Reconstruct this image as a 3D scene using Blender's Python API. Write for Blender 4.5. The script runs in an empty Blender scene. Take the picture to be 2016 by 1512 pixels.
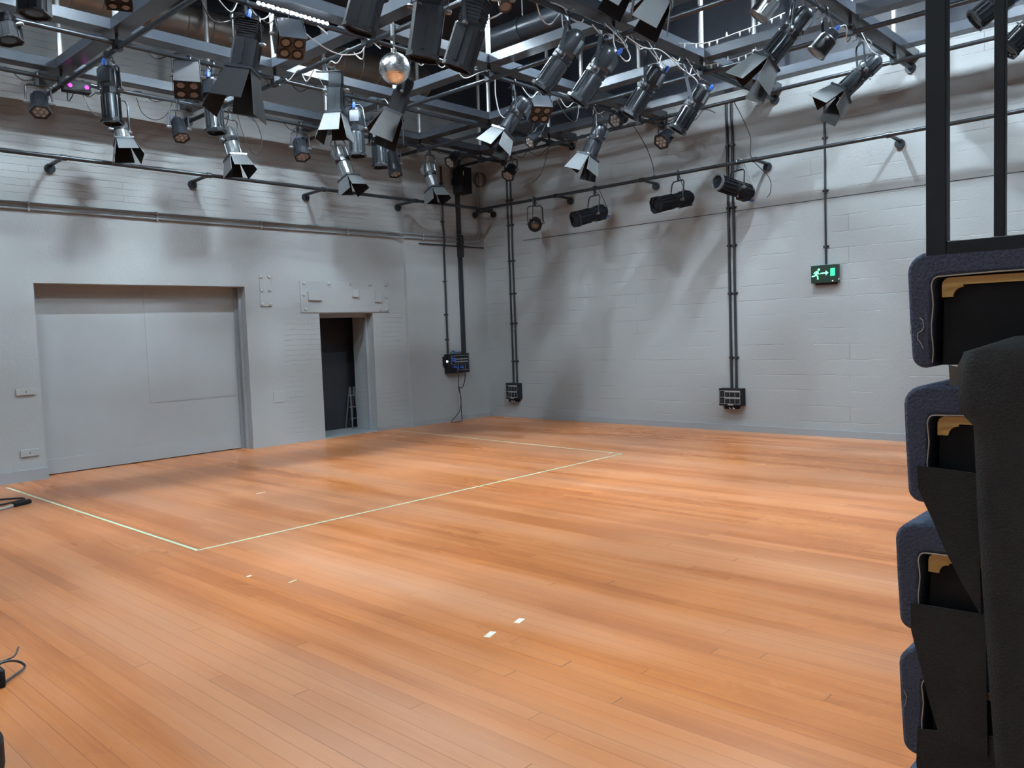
"""A black-box studio: painted masonry walls, boarded floor, lighting grid, folded seating bank."""
EXPOSURE = 1.5
DUCT_Y, DUCT_Z = -.29, 5.87
BATTENS = [
    (-6.3, -2.4, 'batten light above the grid over the big recessed door', .5),
    (-9.2, -2.4, 'batten light above the grid by the doors wall, beyond the frame', .5),
    (-4.6, -2.45, 'batten light above the grid over the small doorway', .45),
    (-4.3, -3.75, 'batten light above the grid in the second row toward the room corner', .28),
    (-7.6, -3.9, 'batten light above the grid in the second row toward the side wall', .6),
    (-3.3, -5.05, 'batten light above the grid in the third row near the exit sign wall', .42),
    (-7.0, -5.4, 'batten light above the grid in the third row mid room', .52),
    (-2.0, -6.7, 'batten light above the grid in the fourth row near the exit sign wall', .46),
    (-2.0, -8.9, 'batten light above the grid in the fifth row near the exit sign wall', .46),
    (-5.6, -8.2, 'batten light above the grid in the fifth row mid room', .6),
    (-9.3, -8.6, 'batten light above the grid in the fifth row over the camera', .6),
    (-11.6, -7.6, 'added fill batten light above the grid by the side wall, behind the camera', .6),  # unseen lamp, added to brighten the end of the seating bank
    (-7.6, -10.8, 'batten light above the grid in the last row beside the camera', .6),
]
BALL = (-5.713, -4.455, 4.276)
TUBE = 425
WEAR_SHEEN_SHIFT = (3.1, 1.7, 0)
CURTAIN = [(-10.464, 1.5559), (-10.4529, 1.5192), (-10.4454, 1.4572), (-10.4445, 1.4156), (-10.4482, 1.4033), (-10.4723, 1.3878), (-10.476, 1.3136), (-10.4797, 1.2101), (-10.4853, 1.1064), (-10.4984, 0.8984), (-10.5134, 0.6769), (-10.5438, 0.1606)]
CLOTH = [[(-10.3547, 1.2795), (-10.4713, 1.2726), (-10.4782, 0.9732), (-10.4439, 1.0337), (-10.4107, 1.0993), (-10.3849, 1.1652), (-10.3667, 1.204), (-10.3566, 1.2307)], [(-10.3389, 0.9717), (-10.4849, 0.9756), (-10.49, 0.6706), (-10.397, 0.6881), (-10.3787, 0.7478), (-10.3583, 0.8339), (-10.3469, 0.8794), (-10.3397, 0.9099)], [(-10.3503, 0.6867), (-10.5032, 0.7174), (-10.5085, 0.4423), (-10.3588, 0.3767), (-10.3519, 0.5396), (-10.3479, 0.6087)]]
STRAP = [(-10.4521, 1.5282), (-10.4379, 1.4948), (-10.4217, 1.499), (-10.4236, 1.4704), (-10.4217, 1.4587), (-10.4313, 1.4547), (-10.4398, 1.4591), (-10.4455, 1.4917)]
FIXTURES = [
    ('led_par_light', [-7.766, -0.6, 4.706], 'X', [-7.748, -0.565, 4.503], [-7.783, -0.697, 4.265], 0.22, {}, 'LED par lamp facing down on the pipe beside the magenta-lit box'),
    ('effect_light', [-7.345, -0.6, 4.706], 'X', [-7.341, -0.59, 4.708], [-7.36, -0.609, 4.601], 0.275, {}, 'small black box with a magenta-lit front hanging from a pipe'),
    ('profile_spotlight', [-7.5, -1.93, 4.654], 'Y', [-7.504, -1.936, 4.544], [-7.512, -1.986, 3.93], 0.198, {'tone': 'grey', 'ribs': 1}, 'grey ribbed profile spotlight hanging straight down beside the magenta-lit box'),
    ('profile_spotlight', [-6.872, -0.6, 4.706], 'X', [-6.888, -0.582, 4.331], [-6.881, -0.688, 4.068], 0.186, {'twist': 15, 'doors': 0.24, 'tone': 'steel'}, 'spotlight with barn doors hanging behind the ribbed grey profile beside the magenta box'),
    ('led_par_light', [-6.124, -0.6, 4.706], 'X', [-6.127, -0.544, 4.487], [-6.147, -0.695, 4.224], 0.209, {}, 'LED par lamp facing down below the black four-lamp box'),
    ('hanging_flood_light', [-6.74, -2.2, 4.706], 'X', [-6.739, -2.119, 4.644], [-6.804, -2.253, 4.349], 0.29, {'tone': 'black'}, 'black four-lamp LED box clamped under a pipe above a round LED par'),
    ('profile_spotlight', [-6.468, -2.2, 4.706], 'X', [-6.49, -2.189, 4.568], [-6.497, -2.242, 3.941], 0.211, {'tone': 'dark', 'ribs': 1}, 'dark ribbed profile spotlight pointing straight down beside a large barn-door fresnel'),
    ('profile_spotlight', [-5.412, -0.6, 4.706], 'X', [-5.448, -0.545, 4.49], [-5.419, -0.69, 4.063], 0.22, {'twist': 15, 'doors': 0.24, 'tone': 'steel'}, 'spotlight with open barn doors below the dark ribbed profile and beside a dangling cable loop'),
    ('fresnel_spotlight', [-7.056, -3.98, 4.706], 'X', [-7.024, -4.03, 4.549], [-7.116, -3.977, 4.068], 0.233, {'twist': 4, 'doors': 0.42, 'box': 1, 'tone': 'black'}, 'large black fresnel with wide barn doors in front of the round duct'),
    ('hanging_flood_light', [-6.614, -3.98, 4.706], 'X', [-6.584, -3.916, 4.624], [-6.65, -4.077, 4.357], 0.263, {'tone': 'grey'}, 'grey four-lamp LED box with warm lamps beside the glowing batten'),
    ('profile_spotlight', [-6.952, -5.82, 4.706], 'X', [-6.998, -5.83, 4.461], [-7.094, -5.7, 3.969], 0.236, {'box': 1, 'tone': 'black'}, 'black boxy spotlight cut by the frame top above the mirror ball'),
    ('fresnel_spotlight', [-5.68, -3.228, 4.654], 'Y', [-5.603, -3.32, 4.546], [-5.642, -3.325, 4.064], 0.186, {'twist': 10, 'doors': 0.3, 'box': 1, 'tone': 'grey'}, 'boxy grey fresnel with barn doors hanging straight down beside the mirror ball'),
    ('led_par_light', [-4.323, -0.6, 4.706], 'X', [-4.326, -0.543, 4.491], [-4.357, -0.684, 4.216], 0.236, {}, 'hexagon-fronted LED par lamp hanging beside the boxy grey barn-door fresnel'),
    ('profile_spotlight', [-3.636, -0.6, 4.706], 'X', [-3.657, -0.56, 4.495], [-3.603, -0.74, 3.988], 0.23, {'twist': 15, 'doors': 0.23, 'tone': 'steel'}, 'spotlight with open barn doors hanging under the boxy grey fresnel'),
    ('profile_spotlight', [-4.56, -2.2, 4.706], 'X', [-4.547, -2.227, 4.563], [-4.57, -2.262, 3.933], 0.21, {'tone': 'grey', 'ribs': 1}, 'slim ribbed profile spotlight pointing down just behind the boxy grey fresnel'),
    ('profile_spotlight', [-4.158, -2.2, 4.706], 'X', [-4.179, -2.206, 4.406], [-4.192, -2.246, 3.839], 0.209, {'tone': 'grey', 'ribs': 1}, 'slim ribbed profile spotlight pointing down in front of the grey wall chase'),
    ('led_par_light', [-2.613, -0.6, 4.706], 'X', [-2.608, -0.546, 4.548], [-2.649, -0.685, 4.167], 0.228, {}, 'LED par lamp hanging beside the slim ribbed profile at the wall chase'),
    ('fresnel_spotlight', [-5.099, -3.98, 4.706], 'X', [-5.132, -3.973, 4.399], [-5.265, -3.866, 4.017], 0.2, {'twist': 5, 'doors': 0.34, 'box': 1, 'tone': 'black'}, 'black fresnel with barn doors hanging tilted just under the mirror ball'),
    ('profile_spotlight', [-6.402, -5.82, 4.706], 'X', [-6.427, -5.878, 4.584], [-6.48, -5.741, 3.876], 0.264, {'box': 1, 'tone': 'black', 'handles': 1}, 'biggest black boxy spotlight hanging just beside the mirror ball'),
    ('profile_spotlight', [-6.009, -5.82, 4.706], 'X', [-5.978, -5.95, 4.466], [-6.086, -5.741, 3.883], 0.244, {'box': 1, 'tone': 'black', 'handles': 1}, 'tilted black boxy spotlight with finned back and blue plug over a grid corner'),
    ('hanging_par_can', [-5.55, -5.82, 4.706], 'X', [-5.525, -5.776, 4.672], [-5.586, -5.874, 4.497], 0.114, {}, 'tiny chrome downlight at the frame top beside the blue-plugged boxy spotlight'),
    ('profile_spotlight', [-4.612, -5.82, 4.706], 'X', [-4.595, -5.945, 4.503], [-4.802, -5.596, 3.988], 0.21, {'tone': 'grey', 'ribs': 1, 'handles': 1}, 'grey ribbed zoom spotlight aimed down, steeply tilted, closest to the long hanging tube'),
    ('profile_spotlight', [-4.059, -5.82, 4.706], 'X', [-4.05, -5.94, 4.473], [-4.24, -5.607, 3.968], 0.231, {'tone': 'grey', 'ribs': 1, 'handles': 1}, 'grey ribbed zoom spotlight tangled in white cable loops'),
    ('profile_spotlight', [-3.424, -3.98, 4.706], 'X', [-3.336, -4.095, 4.493], [-3.556, -3.898, 4.073], 0.215, {'doors': 0.26, 'tone': 'dark'}, 'spotlight with barn doors tilted beside the small four-lamp grey box'),
    ('hanging_flood_light', [-2.94, -3.98, 4.706], 'X', [-2.918, -3.928, 4.566], [-2.988, -4.049, 4.362], 0.275, {'tone': 'grey'}, 'small grey four-lamp LED box next to a tilted barn-door spotlight'),
    ('led_par_light', [-2.03, -3.245, 4.654], 'Y', [-2.018, -3.206, 4.424], [-2.213, -3.157, 4.283], 0.197, {}, 'round LED par lamp facing the seats under the small grey four-lamp box'),
    ('led_par_light', [-1.24, -0.6, 4.706], 'X', [-1.167, -0.596, 4.657], [-1.36, -0.577, 4.531], 0.237, {}, 'round LED par lamp in the room corner above the black loudspeaker'),
    ('profile_spotlight', [-1.823, -0.6, 4.706], 'X', [-1.858, -0.548, 4.465], [-1.838, -0.687, 4.009], 0.23, {'twist': 15, 'doors': 0.22, 'tone': 'steel'}, 'spotlight with open barn doors beside the vertical black trunking'),
    ('led_par_light', [-0.62, -1.34, 4.654], 'Y', [-0.567, -1.328, 4.446], [-0.734, -1.343, 4.26], 0.236, {}, 'round LED par lamp hanging in front of the paired conduits near the corner'),
    ('profile_spotlight', [-1.76, -3.98, 4.706], 'X', [-1.706, -4.079, 4.432], [-1.862, -3.924, 3.991], 0.227, {'doors': 0.27, 'tone': 'dark'}, 'spotlight with barn doors hanging over the wall rail and its profile spotlight'),
    ('profile_spotlight', [-3.259, -5.82, 4.706], 'X', [-3.214, -5.98, 4.455], [-3.386, -5.666, 3.953], 0.214, {'tone': 'dark', 'ribs': 1, 'handles': 1}, 'dark ribbed zoom spotlight with blue plug, between two similar ones'),
    ('led_par_light', [-1.114, -3.98, 4.706], 'X', [-1.016, -3.983, 4.692], [-1.24, -3.958, 4.587], 0.236, {}, 'round LED par lamp glowing at the end of the dark ribbed zoom spotlight'),
    ('profile_spotlight', [-2.423, -5.82, 4.706], 'X', [-2.334, -6.032, 4.406], [-2.489, -5.736, 3.911], 0.21, {'tone': 'dark', 'ribs': 1, 'handles': 1}, 'dark ribbed zoom spotlight next to the pipe crossing with white cable'),
    ('led_par_light', [-0.62, -4.44, 4.654], 'Y', [-0.545, -4.439, 4.429], [-0.763, -4.425, 4.267], 0.238, {}, 'round LED par lamp beneath the zoom spotlight next to the pipe crossing'),
    ('fresnel_spotlight', [-5.541, -7.6, 4.706], 'X', [-5.543, -7.671, 4.334], [-5.639, -7.52, 4.057], 0.16, {'twist': 0, 'doors': 0.25, 'tone': 'dark'}, 'fresnel with a large pale barn door cut by the frame top'),
    ('fresnel_spotlight', [-5.981, -7.6, 4.706], 'X', [-5.977, -7.672, 4.377], [-6.075, -7.519, 4.118], 0.152, {'twist': 0, 'doors': 0.27, 'tone': 'dark'}, 'fresnel at the frame top of which only a barn door corner shows'),
    ('hanging_par_can', [-3.908, -7.6, 4.706], 'X', [-3.909, -7.656, 4.567], [-3.989, -7.502, 4.351], 0.192, {}, 'chrome par can tilted down at the frame top over the fairy lights'),
    ('profile_spotlight', [-3.457, -7.6, 4.706], 'X', [-3.423, -7.729, 4.504], [-3.631, -7.4, 4.058], 0.2, {'doors': 0.32, 'tone': 'grey', 'ribs': 1}, 'grey zoom spotlight with big barn doors over the grid corner near the fairy lights'),
    ('hanging_par_can', [-2.736, -7.6, 4.706], 'X', [-2.705, -7.698, 4.491], [-2.793, -7.535, 4.285], 0.194, {'tone': 'dark'}, 'short par lamp with blue plug hung between two barn-door spotlights'),
    ('profile_spotlight', [-1.76, -7.6, 4.706], 'X', [-1.661, -7.768, 4.443], [-1.92, -7.451, 4.075], 0.2, {'doors': 0.28, 'tone': 'grey'}, 'grey spotlight with barn doors and blue plug above the exit sign conduit'),
    ('profile_spotlight', [-3.919, -9.4, 4.706], 'X', [-3.977, -9.48, 3.975], [-4.062, -9.258, 3.807], 0.167, {'tone': 'grey', 'ribs': 1}, 'grey ribbed spotlight seen between the two railing posts'),
    ('profile_spotlight', [-2.632, -9.4, 4.706], 'X', [-2.662, -9.49, 4.192], [-2.807, -9.217, 3.881], 0.193, {'tone': 'grey', 'ribs': 1}, 'grey ribbed spotlight cut by the frame edge beyond the railing'),
    ('fresnel_spotlight', [-8.828, -3.98, 4.706], 'X', [-8.831, -4.002, 4.435], [-8.848, -4.013, 4.127], 0.208, {'box': 1, 'tone': 'black'}, 'black boxy fixture at the frame top near the light flood of the duct end'),
    ('fresnel_spotlight', [-8.506, -2.2, 4.706], 'X', [-8.517, -2.185, 4.731], [-8.503, -2.225, 4.482], 0.219, {'box': 1, 'tone': 'black'}, 'black fixture cut by the frame edge under a pipe'),
    ('hanging_flood_light', [-8.17, -3.98, 4.706], 'X', [-8.179, -3.944, 4.601], [-8.208, -4.006, 4.388], 0.208, {'tone': 'black'}, 'four-lamp LED box peeking in at the frame top over the duct'),
    ('round_spotlight', [-0.42, -1.663, 3.85], 'Y', [-0.315, -1.589, 3.495], [-0.56, -1.776, 3.395], 0.227, {}, 'round black spotlight staring out with a bright glint in its lens'),
    ('rail_spotlight', [-0.42, -2.948, 3.85], 'Y', [-0.18, -2.98, 3.514], [-0.807, -2.837, 3.344], 0.245, {'tone': 'black'}, 'black profile spotlight on the wall rail closest to the glinting round lens'),
    ('rail_spotlight', [-0.42, -4.493, 3.85], 'Y', [-0.15, -4.557, 3.521], [-0.835, -4.351, 3.366], 0.233, {'tone': 'black'}, 'black profile spotlight on the wall rail between its two neighbours'),
    ('rail_spotlight', [-0.42, -5.447, 3.85], 'Y', [-0.15, -5.52, 3.431], [-0.803, -5.321, 3.561], 0.235, {'tone': 'black'}, 'black profile spotlight with a white front ring on the wall rail by twin conduits'),
]
import bpy, math, random
from mathutils import Vector, Matrix

random.seed(7)
SC = bpy.context.scene
COL = SC.collection
PI = math.pi

# ------------------------------------------------------------------ materials
def nodes_of(name):
    m = bpy.data.materials.new(name)
    m.use_nodes = True
    nt = m.node_tree
    return m, nt, nt.nodes['Principled BSDF']

def simple(name, col, rough=.5, metal=0.0, noise=0.0, scale=30.0, bump=0.0, spec=.5, coat=0.0):
    m, nt, b = nodes_of(name)
    b.inputs['Base Color'].default_value = (*col, 1)
    b.inputs['Roughness'].default_value = rough
    b.inputs['Metallic'].default_value = metal
    b.inputs['Specular IOR Level'].default_value = spec
    b.inputs['Coat Weight'].default_value = coat
    if noise or bump:
        tc = nt.nodes.new('ShaderNodeTexCoord')
        n = nt.nodes.new('ShaderNodeTexNoise')
        n.inputs['Scale'].default_value = scale
        n.inputs['Detail'].default_value = 4
        nt.links.new(tc.outputs['Object'], n.inputs['Vector'])
        if noise:
            mx = nt.nodes.new('ShaderNodeMix'); mx.data_type = 'RGBA'
            mx.inputs['A'].default_value = (*[c*(1-noise) for c in col], 1)
            mx.inputs['B'].default_value = (*[min(1, c*(1+noise)) for c in col], 1)
            nt.links.new(n.outputs['Fac'], mx.inputs['Factor'])
            nt.links.new(mx.outputs['Result'], b.inputs['Base Color'])
        if bump:
            bp = nt.nodes.new('ShaderNodeBump')
            bp.inputs['Strength'].default_value = bump
            bp.inputs['Distance'].default_value = .01
            nt.links.new(n.outputs['Fac'], bp.inputs['Height'])
            nt.links.new(bp.outputs['Normal'], b.inputs['Normal'])
    return m

def emit(name, col, strength):
    m, nt, b = nodes_of(name)
    b.inputs['Base Color'].default_value = (*[.8*c for c in col], 1)
    b.inputs['Emission Color'].default_value = (*col, 1)
    b.inputs['Emission Strength'].default_value = strength
    return m

def wall_mat(name, axis, blocks, col, mask_lo=.45, upper=None):
    """painted masonry; axis is the horizontal axis of the wall, blocks = list of
    (course length, course height, z from, z to, strength)"""
    m, nt, b = nodes_of(name)
    N, K = nt.nodes, nt.links
    geo = N.new('ShaderNodeNewGeometry')
    sep = N.new('ShaderNodeSeparateXYZ'); K.new(geo.outputs['Position'], sep.inputs[0])
    comb = N.new('ShaderNodeCombineXYZ')
    K.new(sep.outputs[axis], comb.inputs['X']); K.new(sep.outputs['Z'], comb.inputs['Y'])
    big = N.new('ShaderNodeTexNoise'); big.inputs['Scale'].default_value = .8; big.inputs['Detail'].default_value = 3
    K.new(geo.outputs['Position'], big.inputs['Vector'])
    fine = N.new('ShaderNodeTexNoise'); fine.inputs['Scale'].default_value = 26; fine.inputs['Detail'].default_value = 5
    K.new(geo.outputs['Position'], fine.inputs['Vector'])
    # wobble the courses so the mortar lines are not ruler straight
    wob = N.new('ShaderNodeTexNoise'); wob.inputs['Scale'].default_value = 5
    K.new(geo.outputs['Position'], wob.inputs['Vector'])
    wsc = N.new('ShaderNodeVectorMath'); wsc.operation = 'SCALE'; wsc.inputs['Scale'].default_value = .025
    K.new(wob.outputs['Color'], wsc.inputs[0])
    wad = N.new('ShaderNodeVectorMath'); wad.operation = 'ADD'
    K.new(comb.outputs[0], wad.inputs[0]); K.new(wsc.outputs[0], wad.inputs[1])
    height = None
    for blk in blocks:
        bl, bh, z0, z1, st = blk[:5]
        br = N.new('ShaderNodeTexBrick')
        br.inputs['Scale'].default_value = 1
        br.inputs['Brick Width'].default_value = bl
        br.inputs['Row Height'].default_value = bh
        br.inputs['Mortar Size'].default_value = .006 if bh > .1 else .005
        br.inputs['Mortar Smooth'].default_value = .6
        br.inputs['Color1'].default_value = (1, 1, 1, 1); br.inputs['Color2'].default_value = (.9, .9, .9, 1)
        br.inputs['Mortar'].default_value = (0, 0, 0, 1)
        K.new(wad.outputs[0], br.inputs['Vector'])
        # masks: height range and patchy visibility
        ra = N.new('ShaderNodeMapRange'); ra.inputs['From Min'].default_value = mask_lo; ra.inputs['From Max'].default_value = mask_lo+.15
        mk = N.new('ShaderNodeTexNoise'); mk.inputs['Scale'].default_value = 1.7; mk.inputs['Detail'].default_value = 4
        K.new(geo.outputs['Position'], mk.inputs['Vector']); K.new(mk.outputs['Fac'], ra.inputs['Value'])
        g0 = N.new('ShaderNodeMath'); g0.operation = 'GREATER_THAN'; g0.inputs[1].default_value = z0; K.new(sep.outputs['Z'], g0.inputs[0])
        g1 = N.new('ShaderNodeMath'); g1.operation = 'LESS_THAN'; g1.inputs[1].default_value = z1; K.new(sep.outputs['Z'], g1.inputs[0])
        mm = N.new('ShaderNodeMath'); mm.operation = 'MULTIPLY'; K.new(g0.outputs[0], mm.inputs[0]); K.new(g1.outputs[0], mm.inputs[1])
        if len(blk) > 5:
            for op, lim in (('GREATER_THAN', blk[5]), ('LESS_THAN', blk[6])):
                gx = N.new('ShaderNodeMath'); gx.operation = op; gx.inputs[1].default_value = lim; K.new(sep.outputs[axis], gx.inputs[0])
                mx_ = N.new('ShaderNodeMath'); mx_.operation = 'MULTIPLY'; K.new(mm.outputs[0], mx_.inputs[0]); K.new(gx.outputs[0], mx_.inputs[1]); mm = mx_
        m2 = N.new('ShaderNodeMath'); m2.operation = 'MULTIPLY'; K.new(mm.outputs[0], m2.inputs[0]); K.new(ra.outputs[0], m2.inputs[1])
        inv = N.new('ShaderNodeMath'); inv.operation = 'SUBTRACT'; inv.inputs[0].default_value = 1; K.new(br.outputs['Color'], inv.inputs[1])
        m3 = N.new('ShaderNodeMath'); m3.operation = 'MULTIPLY'; K.new(m2.outputs[0], m3.inputs[0]); K.new(inv.outputs[0], m3.inputs[1])
        m4 = N.new('ShaderNodeMath'); m4.operation = 'MULTIPLY'; K.new(m3.outputs[0], m4.inputs[0]); m4.inputs[1].default_value = -st
        if height is None: height = m4.outputs[0]
        else:
            ad = N.new('ShaderNodeMath'); ad.operation = 'ADD'; K.new(height, ad.inputs[0]); K.new(m4.outputs[0], ad.inputs[1]); height = ad.outputs[0]
    fm = N.new('ShaderNodeMath'); fm.operation = 'MULTIPLY_ADD'; fm.inputs[1].default_value = .22
    K.new(fine.outputs['Fac'], fm.inputs[0])
    if height is not None: K.new(height, fm.inputs[2])
    bp = N.new('ShaderNodeBump'); bp.inputs['Strength'].default_value = .7; bp.inputs['Distance'].default_value = .014
    K.new(fm.outputs[0], bp.inputs['Height']); K.new(bp.outputs['Normal'], b.inputs['Normal'])
    cr = N.new('ShaderNodeMix'); cr.data_type = 'RGBA'
    cr.inputs['A'].default_value = (*[c*.93 for c in col], 1); cr.inputs['B'].default_value = (*[c*1.07 for c in col], 1)
    K.new(big.outputs['Fac'], cr.inputs['Factor'])
    out = cr.outputs['Result']
    # little pale chips and dark holes in the paint
    vo = N.new('ShaderNodeTexNoise'); vo.inputs['Scale'].default_value = 9; vo.inputs['Detail'].default_value = 6; vo.inputs['Roughness'].default_value = .75
    K.new(geo.outputs['Position'], vo.inputs['Vector'])
    th = N.new('ShaderNodeMapRange'); th.inputs['From Min'].default_value = .735; th.inputs['From Max'].default_value = .76
    K.new(vo.outputs['Fac'], th.inputs['Value'])
    c2 = N.new('ShaderNodeMix'); c2.data_type = 'RGBA'; c2.inputs['B'].default_value = (*[min(1, c*1.8) for c in col], 1)
    K.new(out, c2.inputs['A']); K.new(th.outputs[0], c2.inputs['Factor'])
    out = c2.outputs['Result']
    if upper:
        z, ucol = upper
        g = N.new('ShaderNodeMath'); g.operation = 'GREATER_THAN'; g.inputs[1].default_value = z; K.new(sep.outputs['Z'], g.inputs[0])
        c3 = N.new('ShaderNodeMix'); c3.data_type = 'RGBA'; c3.inputs['B'].default_value = (*ucol, 1)
        K.new(out, c3.inputs['A']); K.new(g.outputs[0], c3.inputs['Factor']); out = c3.outputs['Result']
    K.new(out, b.inputs['Base Color'])
    b.inputs['Roughness'].default_value = .48
    b.inputs['Specular IOR Level'].default_value = .4
    return m

def floor_mat():
    m, nt, b = nodes_of('varnished_boards')
    N, K = nt.nodes, nt.links
    geo = N.new('ShaderNodeNewGeometry')
    sep = N.new('ShaderNodeSeparateXYZ'); K.new(geo.outputs['Position'], sep.inputs[0])
    W = .082
    def math_(op, a, bb=None, c=None):
        n = N.new('ShaderNodeMath'); n.operation = op
        for i, v in enumerate((a, bb, c)):
            if v is None: continue
            if isinstance(v, (int, float)): n.inputs[i].default_value = v
            else: K.new(v, n.inputs[i])
        return n.outputs[0]
    u = math_('DIVIDE', sep.outputs['X'], W)
    row = math_('FLOOR', u)
    fr = math_('FRACT', u)
    wn = N.new('ShaderNodeTexWhiteNoise'); wn.noise_dimensions = '1D'; K.new(row, wn.inputs['W'])
    off = math_('MULTIPLY', wn.outputs['Value'], 9.0)
    v = math_('DIVIDE', math_('ADD', sep.outputs['Y'], off), 3.6)
    seg = math_('FLOOR', v); fv = math_('FRACT', v)
    idv = N.new('ShaderNodeCombineXYZ'); K.new(row, idv.inputs['X']); K.new(seg, idv.inputs['Y'])
    wn2 = N.new('ShaderNodeTexWhiteNoise'); wn2.noise_dimensions = '2D'; K.new(idv.outputs[0], wn2.inputs['Vector'])
    # grain, stretched along the boards
    st = N.new('ShaderNodeVectorMath'); st.operation = 'MULTIPLY'; st.inputs[1].default_value = (1, .045, 1)
    K.new(geo.outputs['Position'], st.inputs[0])
    ofs = N.new('ShaderNodeVectorMath'); ofs.operation = 'ADD'; K.new(st.outputs[0], ofs.inputs[0]); K.new(wn2.outputs['Color'], ofs.inputs[1])
    gr = N.new('ShaderNodeTexNoise'); gr.inputs['Scale'].default_value = 60; gr.inputs['Detail'].default_value = 3
    K.new(ofs.outputs[0], gr.inputs['Vector'])
    wide = N.new('ShaderNodeTexNoise'); wide.inputs['Scale'].default_value = .75; wide.inputs['Detail'].default_value = 2
    st2 = N.new('ShaderNodeVectorMath'); st2.operation = 'MULTIPLY'; st2.inputs[1].default_value = (1.3, .4, 1)
    K.new(geo.outputs['Position'], st2.inputs[0]); K.new(st2.outputs[0], wide.inputs['Vector'])
    ramp = N.new('ShaderNodeValToRGB')
    e = ramp.color_ramp.elements
    e[0].position = 0; e[0].color = (.38, .118, .034, 1)
    e[1].position = 1; e[1].color = (.66, .285, .095, 1)
    for p, c in ((.28, (.43, .137, .040, 1)), (.5, (.53, .185, .057, 1)), (.68, (.55, .205, .078, 1)), (.82, (.58, .225, .066, 1))):
        x = e.new(p); x.color = c
    st3 = N.new('ShaderNodeVectorMath'); st3.operation = 'MULTIPLY'; st3.inputs[1].default_value = (1, .09, 1)
    K.new(geo.outputs['Position'], st3.inputs[0])
    lane = N.new('ShaderNodeTexNoise'); lane.inputs['Scale'].default_value = 4.5; lane.inputs['Detail'].default_value = 2; lane.inputs['Roughness'].default_value = .5
    K.new(st3.outputs[0], lane.inputs['Vector'])
    t = math_('ADD', math_('MULTIPLY', wn2.outputs['Value'], .30), math_('MULTIPLY', gr.outputs['Fac'], .36))
    t = math_('ADD', t, math_('MULTIPLY', math_('SUBTRACT', wide.outputs['Fac'], .5), .6))
    t = math_('ADD', t, math_('MULTIPLY', math_('SUBTRACT', lane.outputs['Fac'], .38), .85))
    K.new(t, ramp.inputs['Fac'])
    # worn, greyer lanes, with the walls' reflected sheen painted into their pale colour
    wear_sheen = N.new('ShaderNodeTexNoise'); wear_sheen.inputs['Scale'].default_value = .55; wear_sheen.inputs['Detail'].default_value = 3
    wst = N.new('ShaderNodeVectorMath'); wst.operation = 'MULTIPLY_ADD'; wst.inputs[1].default_value = (2.6, .3, 1); wst.inputs[2].default_value = WEAR_SHEEN_SHIFT
    K.new(geo.outputs['Position'], wst.inputs[0]); K.new(wst.outputs[0], wear_sheen.inputs['Vector'])
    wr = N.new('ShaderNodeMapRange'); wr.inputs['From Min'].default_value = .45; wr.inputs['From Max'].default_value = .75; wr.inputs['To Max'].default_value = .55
    K.new(wear_sheen.outputs['Fac'], wr.inputs['Value'])
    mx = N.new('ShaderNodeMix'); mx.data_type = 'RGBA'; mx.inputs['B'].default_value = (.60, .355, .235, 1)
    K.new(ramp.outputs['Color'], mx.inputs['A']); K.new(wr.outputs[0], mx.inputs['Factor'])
    # joints
    j1 = math_('LESS_THAN', fr, .03)
    j2 = math_('LESS_THAN', fv, .0016)
    jn = math_('MAXIMUM', j1, j2)
    vis = N.new('ShaderNodeMapRange'); vis.inputs['From Min'].default_value = .35; vis.inputs['From Max'].default_value = .75; vis.inputs['To Min'].default_value = .2; vis.inputs['To Max'].default_value = 1.0
    wn3 = N.new('ShaderNodeTexNoise'); wn3.inputs['Scale'].default_value = 1.6; K.new(ofs.outputs[0], wn3.inputs['Vector'])
    K.new(wn3.outputs['Fac'], vis.inputs['Value'])
    jf = math_('MULTIPLY', jn, vis.outputs[0])
    m3 = N.new('ShaderNodeMix'); m3.data_type = 'RGBA'; m3.inputs['B'].default_value = (.12, .05, .025, 1)
    K.new(mx.outputs['Result'], m3.inputs['A']); K.new(jf, m3.inputs['Factor'])
    # pale scratches and flecks
    sc = N.new('ShaderNodeTexNoise'); sc.inputs['Scale'].default_value = 7; sc.inputs['Detail'].default_value = 8; sc.inputs['Roughness'].default_value = .8
    K.new(geo.outputs['Position'], sc.inputs['Vector'])
    s2 = N.new('ShaderNodeMapRange'); s2.inputs['From Min'].default_value = .8; s2.inputs['From Max'].default_value = .84; s2.inputs['To Max'].default_value = .5
    K.new(sc.outputs['Fac'], s2.inputs['Value'])
    m4 = N.new('ShaderNodeMix'); m4.data_type = 'RGBA'; m4.inputs['B'].default_value = (.75, .55, .36, 1)
    K.new(m3.outputs['Result'], m4.inputs['A']); K.new(s2.outputs[0], m4.inputs['Factor'])
    K.new(m4.outputs['Result'], b.inputs['Base Color'])
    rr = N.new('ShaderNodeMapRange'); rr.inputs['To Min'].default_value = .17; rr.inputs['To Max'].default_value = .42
    K.new(wear_sheen.outputs['Fac'], rr.inputs['Value']); K.new(rr.outputs[0], b.inputs['Roughness'])
    b.inputs['Specular IOR Level'].default_value = .27
    bp = N.new('ShaderNodeBump'); bp.inputs['Strength'].default_value = .25; bp.inputs['Distance'].default_value = .004
    K.new(math_('MULTIPLY', jn, -1.0), bp.inputs['Height']); K.new(bp.outputs['Normal'], b.inputs['Normal'])
    return m

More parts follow.
